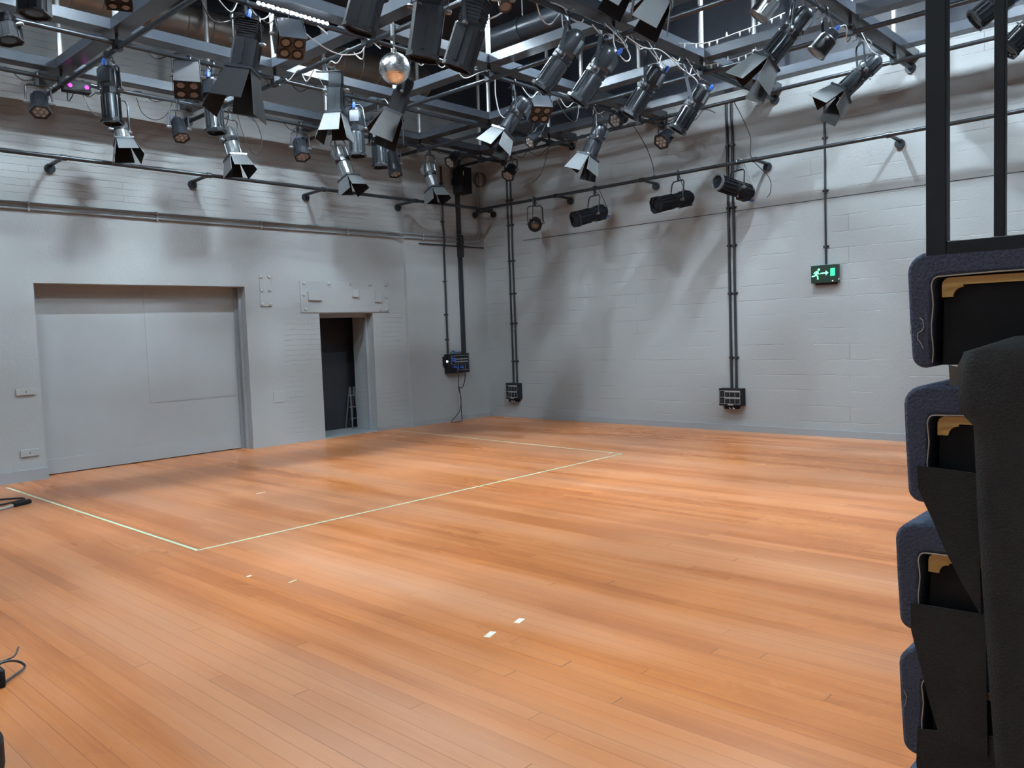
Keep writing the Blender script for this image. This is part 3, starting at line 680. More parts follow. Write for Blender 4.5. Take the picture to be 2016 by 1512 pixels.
# ------------------------------------------------------------------ rails on brackets along both walls
def wall_rail(label, left):
    r = thing('wall_rail', label, 'lighting rail', ((-4, -.42, 3.85) if left else (-.42, -4, 3.85)))
    y = -.42
    if left:
        MB().tube([(-13.0, y, 3.85), (-.42, y, 3.85), (-.28, y, 3.85)], .026, 12).build('rail_pipe', 'pipe', r)
        pts = [(-11.1, YL), (-9.29, YL), (-7.48, YL), (-5.67, YL), (-3.85, YL), (-2.02, YL), (-.13-.1, 0)]
    else:
        MB().tube([(y, -.30, 3.85), (y, -12.9, 3.85)], .026, 12).build('rail_pipe', 'pipe', r)
        pts = [(-.29, 0), (-2.13, 0), (-3.85, 0), (-5.70, 0), (-7.47, 0), (-9.3, 0), (-11.1, 0)]
    for a, o in pts:
        if left: P = lambda d, z=3.85, a=a, o=o: (a, o-d, z)
        else:    P = lambda d, z=3.85, a=a, o=o: (-d, a, z)
        e = .42+o if left else .42
        br = MB().tube([P(0, 3.835), P(.05, 3.84), P(e-.05, 3.85), P(e, 3.85)], .024, 10).build('bracket_arm', 'pipe', r)
        MB().tube([P(0, 3.80), P(.035, 3.80)], .062, 12).build('flange', 'pipe', br)
        q = MB()
        if left: q.tube([(a-.03, -.42, 3.85), (a+.03, -.42, 3.85)], .036, 12)
        else: q.tube([(-.42, a-.03, 3.85), (-.42, a+.03, 3.85)], .036, 12)
        q.build('tee_clamp', 'pipe', r)
    return r
wall_rail('dark lighting rail on brackets along the wall with the doors', True)
wall_rail('dark lighting rail on brackets along the wall with the exit sign', False)

# ------------------------------------------------------------------ the overhead grid: channels, pipes, hangers
XP = [-11.15, -9.35, -7.5, -5.68, -3.85, -2.03, -0.62]
YP = [-0.6, -2.2, -3.98, -5.82, -7.6, -9.4, -11.2]
ZG = 4.68
ZX, ZY = ZG+.026, ZG-.026                      # pipes of one direction are clamped on top of the others
g = thing('lighting_grid', 'overhead grid of dark pipes under grey steel channels', 'lighting grid', (-5.5, -5.5, ZG))
def channel(q, p0, p1, side):
    """flat steel channel, web down, toes up"""
    z0, z1, hw, th = 4.80, 4.905, .095, .008
    p0, p1 = Vector(p0), Vector(p1)
    s = Vector(side)*hw
    mid = (p0+p1)/2
    d = (p1-p0)
    def seg(off, w, za, zb):
        c = mid + Vector(side)*off; c.z = (za+zb)/2
        size = (abs(d.x) or w, abs(d.y) or w, zb-za)
        q.box(c, size)
    seg(0, 2*hw, z0, z0+th); seg(hw-th/2, th, z0+th, z1); seg(-hw+th/2, th, z0+th, z1)
for x in XP:
    q = MB(); channel(q, (x, -12.9, 0), (x, 0 if x > -1.95 else YL, 0), (1, 0, 0)); q.build('channel', 'beam', g)
for y in YP:
    cuts = [-12.9] + XP + [0]
    q = MB()
    for a, c in zip(cuts, cuts[1:]):
        a2 = a + (.095 if a in XP else 0); c2 = c - (.095 if c in XP else 0)
        channel(q, (a2, y, 0), (c2, y, 0), (0, 1, 0))
    q.build('channel', 'beam', g)
for x in XP:
    ye = 0 if x > -1.95 else YL
    p = MB().tube([(x, -12.9, ZY), (x, ye, ZY)], .026, 12).build('pipe', 'pipe', g)
    MB().tube([(x, ye-.03, ZY), (x, ye, ZY)], .065, 12).build('flange', 'pipe', p)
for y in YP:
    p = MB().tube([(-12.9, y, ZX), (0, y, ZX)], .026, 12).build('pipe', 'pipe', g)
    MB().tube([(-.03, y, ZX), (0, y, ZX)], .065, 12).build('flange', 'pipe', p)
for x in XP:
    for y in YP:
        if x < -10 and y < -10: continue
        h = MB().tube([(x, y, 4.90), (x, y, H-.16)], .030, 10).build('hanger', 'rod', g)
        MB().tube([(x, y, ZG), (x, y, 4.81)], .019, 8).box((x, y, ZG), (.082, .082, .10)).build('pipe_clamp', 'pipe', g)

# ------------------------------------------------------------------ ventilation ducts above the grid
t = thing('ventilation_duct', 'large round spiral duct running above the grid along the doors wall', 'duct', (-6, DUCT_Y, DUCT_Z))
q = MB(); prof_ = []
z = 0; 
while z < 11.0:
    prof_ += [(z, .235), (z+.335, .235), (z+.343, .241), (z+.352, .235)]; z += .352
Rx = Matrix.Translation((-12.9, DUCT_Y, DUCT_Z)) @ Matrix.Rotation(PI/2, 4, 'Y')
q.lathe(prof_, 28, Rx); q.build('duct_tube', 'duct', t)
for x in (-9.0, -6.35, -3.6):
    MB().lathe([(0, .25), (.05, .25)], 28, Matrix.Translation((x, DUCT_Y, DUCT_Z)) @ Matrix.Rotation(PI/2, 4, 'Y')).build('joint_collar', 'duct', t)
    MB().tube([(x+.02, DUCT_Y, DUCT_Z+.24), (x+.02, DUCT_Y, H-.16)], .008, 6).build('hanger', 'rod', t)
t = thing('ventilation_duct', 'slimmer dark round duct crossing above the grid parallel to the exit sign wall', 'duct', (-2.9, -4, 5.62))
q = MB(); q.lathe([(0, .15), (7.0, .15)], 24, Matrix.Translation((-2.75, -9.5, 5.62)) @ Matrix.Rotation(-PI/2, 4, 'X')); q.build('duct_tube', 'dark', t)
for y in (-3.6, -5.4, -7.4):
    MB().lathe([(0, .165), (.05, .165)], 24, Matrix.Translation((-2.75, y, 5.62)) @ Matrix.Rotation(-PI/2, 4, 'X')).build('joint_collar', 'dark', t)
    MB().tube([(-2.75, y+.02, 5.76), (-2.75, y+.02, H)], .008, 6).build('hanger', 'rod', t)

# ------------------------------------------------------------------ the room's working lights, plus an added fill: battens hung above the grid
def batten(label, x, y, z, L=.55, tr=.014):
    t = thing('fluorescent_batten', label, 'batten light', (x, y, z), 'working lights above the grid')
    MB().bb((x-L/2, y-.045, z), (x+L/2, y+.045, z+.05)).build('housing', 'white', t)
    q = MB()
    for s in (-1, 1):
        q.bar((x-L/2, y+s*.045, z+.03), (x+L/2, y+s*.045, z+.03), .004, .004)
        q.add([(x-L/2, y+s*.04, z+.04), (x+L/2, y+s*.04, z+.04), (x+L/2, y+s*.13, z-.092), (x-L/2, y+s*.13, z-.092)], [(0, 1, 2, 3)])
    q.build('reflector', 'white', t)
    for s in (-.022, .022):
        MB().tube([(x-L/2+.02, y+s, z-.02), (x+L/2-.02, y+s, z-.02)], tr, 8).build('tube', 'tube', t)
    for s in (-1, 1):
        MB().tube([(x+s*L*.35, y, z+.05), (x+s*L*.35, y, H)], .006, 6).build('hanger', 'rod', t)
for (x, y, lab, ln_) in BATTENS:
    batten(lab, x, y, 5.98, ln_, .042 if (x, y) == (-3.3, -5.05) else .026 if x == -2.0 else .014)
t = thing('led_batten', 'short glowing light strip lying along the grid pipe above the round duct', 'batten light', (-6.55, -3.98, 4.72))
MB().bb((-6.95, -4.0, 4.712), (-6.15, -3.96, 4.735)).build('housing', 'alu', t)
for k in range(16):
    MB().lathe([(0, .02), (.012, .016), (.018, .006)], 8, Matrix.Translation((-6.93+.05*k, -3.998, 4.726)) @ Matrix.Rotation(PI/2, 4, 'X')).build('diode', 'led_strip', t)

# ------------------------------------------------------------------ stage lights
def frame_of(A, B):
    A, B = Vector(A), Vector(B)
    z = (B-A).normalized()
    x = z.cross(Vector((0, 0, 1)))
    if x.length < .25:
        x = Vector((.68, -.73, 0)); x = x - z*x.dot(z)
    x.normalize(); y = z.cross(x)
    R = Matrix((x, y, z)).transposed().to_4x4()
    return Matrix.Translation(A) @ R, (B-A).length

def clamp_and_yoke(t, Hh, pdir, A, Mx, L, r, piv, mat, strap=True, drop=.11):
    Hh = Vector(Hh)
    # hook clamp round the pipe
    pd = Vector((1, 0, 0)) if pdir == 'X' else Vector((0, 1, 0))
    sd = Vector((0, 1, 0)) if pdir == 'X' else Vector((1, 0, 0))
    q = MB()
    arc = [Hh + sd*(.036*math.cos(a)) + Vector((0, 0, .036*math.sin(a))) for a in [math.radians(-100+25*k) for k in range(13)]]
    q.tube(arc, .011, 6)
    q.bar(Hh+Vector((0, 0, -.03)), Hh+Vector((0, 0, -drop)), .03, .022, side=pd)
    q.tube([Hh+sd*.03+Vector((0, 0, -.05)), Hh+sd*.075+Vector((0, 0, -.06))], .006, 6)
    q.build('hook_clamp', 'grey', t)
    lat = (Mx.to_3x3() @ Vector((1, 0, 0))).normalized()
    P = Mx @ Vector((0, 0, piv))
    top = Hh + Vector((0, 0, -drop))
    # top of the yoke swings round to the lamp's own axis
    e = r+.022
    y = MB()
    a1, a2 = P+lat*e, P-lat*e
    b1, b2 = top+lat*e*.92, top-lat*e*.92
    wv = (P-top)
    side = lat.cross(wv.normalized()) if wv.length > .03 else Vector((0, 0, 1))
    if side.length < .1: side = Vector((0, 1, 0))
    if strap:
        y.bar(b1, a1, .034, .006, side=side); y.bar(b2, a2, .034, .006, side=side)
        y.bar(b1+lat*.003, b2-lat*.003, .034, .006, side=side)
    else:
        y.tube([a1, b1-(b1-a1)*.12, b1-lat*.03, b2+lat*.03, b2-(b2-a2)*.12, a2], .011, 8)
    yk = y.build('yoke', mat, t)
    for s, pt in ((1, a1), (-1, a2)):
        k = MB(); k.tube([pt-lat*s*.03, pt+lat*s*.012, pt+lat*s*.03], [.02, .022, .014], 8); k.build('tilt_knob', 'steel' if mat != 'black' else 'dark', yk)

def barn_doors(t, Mx, L, hw, dl, mat, twist=45):
    Mx = Mx @ Matrix.Rotation(math.radians(twist), 4, 'Z')
    q0 = MB()
    # square holder frame
    for s in (-1, 1):
        q0.lbox(Mx, (s*hw, 0, L-.008), (.018, 2*hw+.018, .024)); q0.lbox(Mx, (0, s*hw, L-.008), (2*hw, .018, .024))
    fr = q0.build('door_frame', 'grey', t)
    angs = (16, 24, 18, 20)
    for i in range(4):
        ang = math.radians(angs[i])
        R = Mx @ Matrix.Translation((0, 0, L+.004)) @ Matrix.Rotation(i*PI/2, 4, 'Z') @ Matrix.Translation((hw, 0, 0)) @ Matrix.Rotation(ang, 4, 'Y')
        l2 = dl if i % 2 == 0 else dl*.8
        w0, w1 = hw*.97, (hw*1.28 if i % 2 == 0 else hw*1.2)
        # flap lies in the local yz plane
        pts = [(-w0, 0), (w0, 0), (w1, l2), (-w1, l2)]
        F = R @ Matrix(((0, 0, 1, -.002), (1, 0, 0, 0), (0, 1, 0, 0), (0, 0, 0, 1)))
        fl = MB().prism(pts, .004, F).build('barn_door', mat, fr)
        fl.data.materials.append(M['black_board']); fl.data.polygons[0].material_index = 1
    return fr

def cable_to(t, p, Hh, mat='cable', drop=.10, plug=True, seed=0):
    rnd = random.Random(seed)
    p, Hh = Vector(p), Vector(Hh)
    dx = Vector((rnd.uniform(-.16, .16), rnd.uniform(-.16, .16), 0))
    mid = (p+Hh)/2 + dx + Vector((0, 0, -drop))
    MBt = MB().tube(smooth_path([p, p+Vector((dx.x*.4, dx.y*.4, .04)), mid, Hh+dx*.5+Vector((0, 0, .03)), Hh+Vector((.05, .05, .03))], 6), .006, 6)
    return MBt.build('power_cable', mat, t)

def profile(t, A, B, w, Hh, pdir, o, seed, front_ring=None):
    Mx, L = frame_of(A, B)
    r = w/2
    tone = o.get('tone', 'dark')
    box = o.get('box')
    n = 12
    if box:
        lh = MB().lathe([(0, r*.55), (.02*L, r*.85), (.10*L, r*1.0), (.38*L, r*1.05), (.42*L, r*.95)], 4, Mx, PI/4)
        for k in range(7):
            lh.lbox(Mx, (0, 0, (.06+.045*k)*L), (r*1.55, r*1.55, .006))
        lh.build('lamp_house', tone, t)
        bd = MB()
        a = r*.92
        bd.prism([(-a, -a*.75), (-a*.75, -a), (a*.75, -a), (a, -a*.75), (a, a*.75), (a*.75, a), (-a*.75, a), (-a, a*.75)], L*.53, Mx @ Matrix.Translation((0, 0, .43*L)))
        for s in (-1, 1):
            bd.lbox(Mx, (s*a*1.0, 0, .69*L), (.012, a*.25, L*.46)); bd.lbox(Mx, (0, s*a*1.0, .69*L), (a*.25, .012, L*.46))
        bd.build('body', tone, t)
    else:
        lh = MB().lathe([(0, r*.40), (.015*L, r*.62), (.06*L, r*.84), (.12*L, r*.92), (.36*L, r*.96), (.40*L, r*.86)], n, Mx)
        for k in range(n):
            a = 2*PI*k/n
            lh.lbox(Mx @ Matrix.Rotation(a, 4, 'Z'), (r*.93, 0, .22*L), (r*.16, .007, .24*L))
        lh.lbox(Mx, (0, r*.75, .22*L), (r*1.1, r*.6, .22*L))
        lh.build('lamp_house', tone, t)
        gt = MB().lathe([(.39*L, r*.86), (.40*L, r*.97), (.50*L, r*.97), (.51*L, r*.88)], 8, Mx, PI/8)
        gt.build('gate', 'dark' if tone != 'black' else 'black', t)
        tb = MB().lathe([(.505*L, r*.86), (.52*L, r*.90), (.90*L, r*.86), (.93*L, r*.92), (.95*L, r*.92)], 16, Mx)
        if o.get('ribs', 0) or tone == 'black':
            for k in range(14):
                a = 2*PI*k/14
                tb.lbox(Mx @ Matrix.Rotation(a, 4, 'Z'), (r*.90, 0, .72*L), (r*.16, r*.12, .36*L))
        else:
            for k in range(6):
                a = 2*PI*k/6+.3
                tb.lbox(Mx @ Matrix.Rotation(a, 4, 'Z'), (r*.88, 0, .72*L), (r*.14, r*.34, .34*L))
        tb.build('lens_tube', tone, t)
    if o.get('handles') or not box:
        for k, a in enumerate((.4, 2.0, 3.6, 5.2)):
            m = Mx @ Matrix.Rotation(a, 4, 'Z')
            MB().tube([m @ Vector((r*.8, 0, .45*L)), m @ Vector((r*1.28, 0, .45*L))], .006, 6).build('shutter_handle', 'steel', t)
    fr = MB()
    a = r*1.02
    if front_ring == 'white':
        fr.lathe([(.94*L, r*.98), (.99*L, r*1.0), (.99*L, r*.8), (.94*L, r*.8)], 16, Mx, 0, caps=False)
        fr.build('front_ring', 'steel', t)
    else:
        oct_ = [(-a, -a*.55), (-a*.55, -a), (a*.55, -a), (a, -a*.55), (a, a*.55), (a*.55, a), (-a*.55, a), (-a, a*.55)]
        inn = [(x*.82, y*.82) for x, y in oct_]
        vs = [Mx @ Vector((x, y, zz)) for zz in (.95*L, L) for x, y in oct_] + [Mx @ Vector((x, y, zz)) for zz in (.95*L, L) for x, y in inn]
        fs = []
        for k in range(8):
            k2 = (k+1) % 8
            fs += [(k, k2, 8+k2, 8+k), (16+k2, 16+k, 24+k, 24+k2), (8+k, 8+k2, 24+k2, 24+k), (k2, k, 16+k, 16+k2)]
        fr.add(vs, fs); fr.build('colour_frame', 'dark' if tone != 'black' else 'black', t)
    MB().lathe([(.945*L, r*.83), (.955*L, r*.80), (.962*L, r*.5), (.966*L, r*.01)], 20, Mx).build('lens', 'glass_dark', t)
    if o.get('doors'): barn_doors(t, Mx, L, r*1.03, o['doors'], 'door_flap' if tone != 'black' else 'door_black', o.get('twist', 45))
    clamp_and_yoke(t, Hh, pdir, A, Mx, L, r, .44*L, 'grey' if tone not in ('black',) else 'dark', strap=o.get('handles', 0) or bool(o.get('box')))
    pb = Mx @ Vector((0, 0, .0))
    c = cable_to(t, Mx @ Vector((0, r*.5, .03*L)), Hh, 'cable_white' if seed % 3 == 0 else 'cable', .05, seed=seed)
    if seed % 2 == 0:
        Pm = Mx @ Matrix.Translation((0, r*.75, .05*L)) @ Matrix.Rotation(PI, 4, 'X')
        MB().lathe([(0, .022), (.05, .024), (.075, .012)], 8, Pm).build('plug', 'blue', c)

def led_par(t, A, B, w, Hh, pdir, o, seed):
    Mx, L = frame_of(A, B); r = w/2
    MB().lathe([(0, r*.45), (.03*L, r*.62), (.40*L, r*.72), (.62*L, r*.80), (.64*L, r*.92), (.90*L, r*.92)], 14, Mx).build('body', 'dark', t)
    q = MB()
    for k in range(14):
        q.lbox(Mx @ Matrix.Rotation(2*PI*k/14, 4, 'Z'), (r*.70, 0, .3*L), (r*.22, .006, .42*L))
    q.build('cooling_fins', 'dark', t)
    fr = MB(); a = r*1.06
    hx = [(a*math.cos(2*PI*k/6), a*math.sin(2*PI*k/6)) for k in range(6)]
    vs = [Mx @ Vector((x, y, zz)) for zz in (.88*L, L) for x, y in hx] + [Mx @ Vector((x*.8, y*.8, zz)) for zz in (.88*L, L) for x, y in hx]
    fs = []
    for k in range(6):
        k2 = (k+1) % 6
        fs += [(k, k2, 6+k2, 6+k), (12+k2, 12+k, 18+k, 18+k2), (6+k, 6+k2, 18+k2, 18+k), (k2, k, 12+k, 12+k2)]
    fr.add(vs, fs); fr.build('front_frame', 'dark', t)
    ln = MB().lathe([(.90*L, r*.80), (.95*L, r*.80), (.952*L, r*.01)], 20, Mx).build('lens', 'led_lens', t)
    for k in range(7):
        cx, cy = (0, 0) if k == 6 else (r*.52*math.cos(k*PI/3), r*.52*math.sin(k*PI/3))
        MB().lathe([(0, r*.23), (.012, r*.19), (.02, r*.09), (.022, .001)], 10, Mx @ Matrix.Translation((cx, cy, .95*L))).build('led_bead', 'led_dot', ln)
    clamp_and_yoke(t, Hh, pdir, A, Mx, L, r, .45*L, 'dark', strap=False)
    cable_to(t, Mx @ Vector((0, 0, 0)), Hh, 'cable', .06, seed=seed)
    m = Mx @ Matrix.Translation((r*.2, 0, .0)) @ Matrix.Rotation(PI, 4, 'X')
    MB().lathe([(-.01, .018), (.035, .018), (.05, .01)], 8, m).build('plug', 'blue', t)

def cluster(t, A, B, w, Hh, pdir, o, seed):
    Mx, L = frame_of(A, B); a = w/2
    tone = o.get('tone', 'grey')
    q = MB()
    q.lathe([(0, a*1.0), (.10*L, a*1.25), (.80*L, a*1.34), (L, a*1.34)], 4, Mx, PI/4)
    q.build('case', 'black' if tone == 'black' else 'dark', t)
    for s in (-1, 1):
        MB().prism([(-a*.9, 0), (a*.9, 0), (a*1.05, L*.8), (0, L*1.02), (-a*1.05, L*.8)], .005, Mx @ Matrix(((0, 0, 1, s*a*.99), (1, 0, 0, 0), (0, 1, 0, 0), (0, 0, 0, 1)))).build('side_plate', tone, t)
    for sx in (-1, 1):
        for sy in (-1, 1):
            m = Mx @ Matrix.Translation((sx*a*.46, sy*a*.46, L))
            rg = MB().lathe([(-.01, a*.42), (.006, a*.42), (.006, a*.34), (-.002, a*.30)], 14, m, caps=False).build('lamp_ring', 'black', t)
            MB().lathe([(-.004, a*.34), (.002, a*.25), (.004, .001)], 14, m).build('lamp', 'warm_lamp', rg)
    clamp_and_yoke(t, Hh, pdir, A, Mx, L, a, .4*L, tone if tone != 'black' else 'dark')
    cable_to(t, Mx @ Vector((0, 0, 0)), Hh, 'cable', .05, seed=seed)

def par_can(t, A, B, w, Hh, pdir, o, seed):
    Mx, L = frame_of(A, B); r = w/2; tone = o.get('tone', 'chrome')
    MB().lathe([(0, r*.35), (.05*L, r*.62), (.3*L, r*.80), (.35*L, r*.95), (L*.97, r)], 18, Mx).build('can', tone, t)
    MB().lathe([(.95*L, r*1.05), (L, r*1.08), (L, r*.82), (.95*L, r*.8)], 18, Mx, caps=False).build('front_ring', 'dark' if tone == 'chrome' and r < .07 else 'steel', t)
    MB().lathe([(.972*L, r*.84), (.98*L, r*.6), (.985*L, .001)], 18, Mx).build('lens', 'warm_lamp' if r < .07 else 'led_lens', t)
    clamp_and_yoke(t, Hh, pdir, A, Mx, L, r, .5*L, 'grey')
    c = cable_to(t, Mx @ Vector((0, 0, 0)), Hh, 'cable', .06, seed=seed)
    m = Mx @ Matrix.Rotation(PI, 4, 'X')
    MB().lathe([(-.01, .02), (.04, .02), (.06, .01)], 8, m).build('plug', 'blue', c)

def effect_light(t, A, B, w, Hh, pdir, o, seed):
    A, B = Vector(A), Vector(B); c = (A+B)/2
    # a small box, long axis along the pipe, lit face turned to the room
    L, hgt, dp = .30, .13, .12
    R = Matrix.Translation(c) @ Matrix.Rotation(math.radians(-8), 4, 'Z')
    MB().lbox(R, (0, 0, 0), (L, dp, hgt)).build('case', 'black', t, bevel=.006)
    MB().lbox(R, (.01, -dp/2-.002, -.005), (L*.72, .006, hgt*.62)).build('window', 'glass_dark', t)
    for x in (-.075, .10):
        MB().lathe([(0, .026), (.006, .02), (.007, .001)], 12, R @ Matrix.Translation((x, -dp/2-.003, -.005)) @ Matrix.Rotation(PI/2, 4, 'X')).build('lens', 'magenta', t)
    Hh = Vector(Hh)
    MB().bar(Hh+Vector((0, 0, .0)), c+Vector((0, 0, hgt/2)), .03, .02, side=(1, 0, 0)).build('bracket', 'dark', t)
    cable_to(t, c+Vector((.12, 0, .05)), Hh, 'cable', .2, seed=seed)

def round_spot(t, A, B, w, Hh, pdir, o, seed):
    Mx, L = frame_of(A, B); r = w/2
    MB().lathe([(0, r*.5), (.05*L, r*.75), (.3*L, r*.85), (.5*L, r*.9), (.95*L, r)], 20, Mx).build('body', 'black', t)
    MB().lathe([(.93*L, r*1.02), (L, r*1.05), (L, r*.86), (.9*L, r*.82)], 20, Mx, caps=False).build('front_ring', 'black', t)
    MB().lathe([(.86*L, r*.84), (.93*L, r*.74), (.98*L, r*.55), (1.01*L, r*.3), (1.02*L, .001)], 24, Mx).build('lens', 'glossy_lens', t)
    for k in range(8):
        MB().lbox(Mx @ Matrix.Rotation(2*PI*k/8, 4, 'Z'), (r*1.02, 0, .8*L), (r*.16, r*.2, .2*L)).build('filter_clip', 'black', t)
    clamp_and_yoke(t, Hh, pdir, A, Mx, L, r, .45*L, 'dark', strap=False)
    cable_to(t, Mx @ Vector((0, r*.5, .1*L)), Hh, 'cable', .1, seed=seed)

BUILD = {'profile_spotlight': profile, 'fresnel_spotlight': profile, 'rail_spotlight': profile, 'led_par_light': led_par,
         'hanging_flood_light': cluster, 'hanging_par_can': par_can, 'effect_light': effect_light, 'round_spotlight': round_spot}
CATS = {'profile_spotlight': 'spotlight', 'fresnel_spotlight': 'spotlight', 'rail_spotlight': 'spotlight', 'led_par_light': 'par light',
        'hanging_flood_light': 'flood light', 'hanging_par_can': 'par light', 'effect_light': 'effect light', 'round_spotlight': 'spotlight'}
GRP = {'profile_spotlight': 'profile spotlights on the rig', 'fresnel_spotlight': 'barn door fresnels on the rig', 'rail_spotlight': 'profile spotlights on the wall rail',
       'led_par_light': 'LED par lamps on the rig', 'hanging_flood_light': 'four-lamp LED boxes on the rig', 'hanging_par_can': 'short par cans on the rig'}
for i, (kind, Hh, pdir, A, B, w, o, lab) in enumerate(FIXTURES):
    nm = 'profile_spotlight' if kind == 'rail_spotlight' else kind
    t = thing(nm, lab, CATS[kind], Hh, GRP.get(kind))
    kw = {}
    if kind == 'rail_spotlight' and 'white front' in lab: kw = dict(front_ring='white')
    BUILD[kind](t, A, B, w, Hh, pdir, o, i, **kw)

# mirror ball
t = thing('mirror_ball', 'silver mirror ball hanging under the grid', 'mirror ball', BALL)
me_v, me_f = [], []
R_, nr, ns = .155, 22, 44
rb = random.Random(3)
bm_ = MB()
for i in range(nr):
    a0, a1 = PI*i/nr, PI*(i+1)/nr
    for k in range(ns):
        b0, b1 = 2*PI*k/ns, 2*PI*(k+1)/ns
        P = lambda a, b: Vector((math.sin(a)*math.cos(b), math.sin(a)*math.sin(b), math.cos(a)))*R_
        vs = [P(a0, b0), P(a1, b0), P(a1, b1), P(a0, b1)]
        c = sum(vs, Vector())/4
        tl = Matrix.Rotation(rb.uniform(-.035, .035), 3, 'X') @ Matrix.Rotation(rb.uniform(-.035, .035), 3, 'Y')
        vs = [tl @ (v-c)*.96 + c + Vector(BALL) for v in vs]
        bm_.add(vs, [(0, 1, 2, 3)])
ball = bm_.build('mirror_tiles', 'mirror', t, smooth=False)
MB().lathe([(R_*.985*math.cos(PI*k/16)*-1, max(.0005, R_*.985*math.sin(PI*k/16))) for k in range(17)], 32, Matrix.Translation(BALL)).build('core', 'grey', t)
MB().lathe([(.155, .03), (.185, .03), (.19, .01), (.205, .008)], 12, Matrix.Translation(BALL)).build('motor', 'chrome', t)
MB().tube([(BALL[0], BALL[1], BALL[2]+.2), (BALL[0], BALL[1], 4.60)], .008, 8).tube([(BALL[0], BALL[1], 4.59), (BALL[0], BALL[1], 4.70)], .034, 10).build('hanger', 'chrome', t)

# ------------------------------------------------------------------ loose cables
def loose(name, label, pts, r, mat='cable', cat='cable', group=None):
    return tag(MB().tube(smooth_path(pts, 6), r, 6).build(name, mat), label, cat, group)
loose('hanging_cable', 'thin cable loop dangling under the pipe beside a barn-door spotlight', [(-5.30, -.6, 4.70), (-5.25, -.6, 4.5), (-5.14, -.58, 4.25), (-5.02, -.58, 4.18), (-4.95, -.6, 4.35), (-5.0, -.6, 4.58), (-5.12, -.6, 4.72)], .006)
loose('hanging_cable', 'pale cable swagged above the four-lamp grey box to the glowing batten', [(-6.6, -3.98, 4.70), (-6.3, -3.9, 4.58), (-6.0, -3.9, 4.50), (-5.75, -3.95, 4.55), (-5.68, -3.98, 4.68)], .007, 'cable_white')
loose('hanging_cable', 'thin cable drooping from the grid onto the wall rail between two black profiles', [(-.62, -3.85, 4.66), (-.3, -3.9, 4.3), (-.08, -3.86, 3.98), (-.3, -3.9, 3.89), (-.42, -4.1, 3.88)], .006)
loose('hanging_cable', 'long thin cable hanging past the wall rail between twin conduits and exit sign', [(-.62, -5.5, 4.66), (-.45, -5.65, 4.2), (-.35, -5.62, 3.9), (-.3, -5.85, 3.6), (-.3, -5.87, 3.4), (-.3, -5.82, 3.33)], .006)
loose('hanging_cable', 'thin cable sagging from the grid toward the corner above the round spotlight', [(-.62, -2.2, 4.66), (-.4, -1.9, 4.42), (-.2, -1.6, 4.28), (-.1, -1.35, 4.22)], .005)
loose('hanging_cable', 'cable loop under the pipe with the black four-lamp box', [(-6.2, -.6, 4.68), (-6.3, -.62, 4.5), (-6.45, -.62, 4.42), (-6.6, -.62, 4.48), (-6.65, -.6, 4.66)], .005)
loose('hanging_cable', 'thin dark cable loop beside the magenta-lit box', [(-7.3, -.62, 4.6), (-7.2, -.64, 4.38), (-7.0, -.64, 4.33), (-6.85, -.62, 4.42), (-6.9, -.6, 4.66)], .005)
loose('hanging_cable', 'pale cable arc draped over the tilted boxy spotlight at the frame top', [(-6.3, -5.8, 4.9), (-5.95, -5.7, 4.62), (-5.6, -5.6, 4.47), (-5.35, -5.7, 4.62), (-5.45, -5.82, 4.8)], .008, 'cable_white')
loose('hanging_cable', 'pale cable loop arching above the two grey ribbed zoom spotlights', [(-5.1, -5.82, 4.72), (-4.95, -5.75, 4.60), (-4.75, -5.7, 4.60), (-4.62, -5.75, 4.74), (-4.5, -5.82, 4.78)], .007, 'cable_white')
loose('hanging_cable', 'white cable curl at the pipe end of the ribbed zoom spotlight in cable loops', [(-4.06, -5.85, 4.74), (-3.85, -5.9, 4.62), (-3.75, -5.95, 4.45), (-3.85, -5.95, 4.38), (-3.98, -5.92, 4.5), (-3.9, -5.85, 4.7)], .007, 'cable_white')
loose('hanging_cable', 'white cable strung along the pipe over the zoom spotlights to the pipe crossing', [(-3.8, -5.86, 4.72), (-3.4, -5.88, 4.64), (-3.0, -5.86, 4.70), (-2.6, -5.88, 4.58), (-2.3, -5.9, 4.50), (-2.2, -5.86, 4.40)], .007, 'cable_white')
loose('hanging_cable', 'cable loop hanging off the pipe beside the small grey four-lamp box', [(-3.75, -3.98, 4.70), (-3.72, -3.95, 4.5), (-3.65, -3.95, 4.28), (-3.5, -3.95, 4.27), (-3.42, -3.98, 4.5)], .007, 'cable_white')
loose('hanging_cable', 'dark cable loop near the grid end pipe above the wall rail', [(-2.6, -3.98, 4.66), (-2.4, -4.0, 4.45), (-2.2, -4.0, 4.42), (-2.1, -3.98, 4.64)], .006)
loose('hanging_cable', 'dark cable draped along the pipe beside the big boxy fresnel', [(-7.5, -3.95, 4.7), (-7.35, -3.9, 4.5), (-7.15, -3.88, 4.55), (-7.0, -3.9, 4.72), (-6.8, -3.92, 4.6), (-6.7, -3.95, 4.7)], .007)
loose('hanging_cable', 'dark cable looping along the pipe beside the mirror ball', [(-5.68, -3.2, 4.64), (-5.68, -3.4, 4.55), (-5.7, -3.6, 4.62), (-5.68, -3.8, 4.66)], .007)
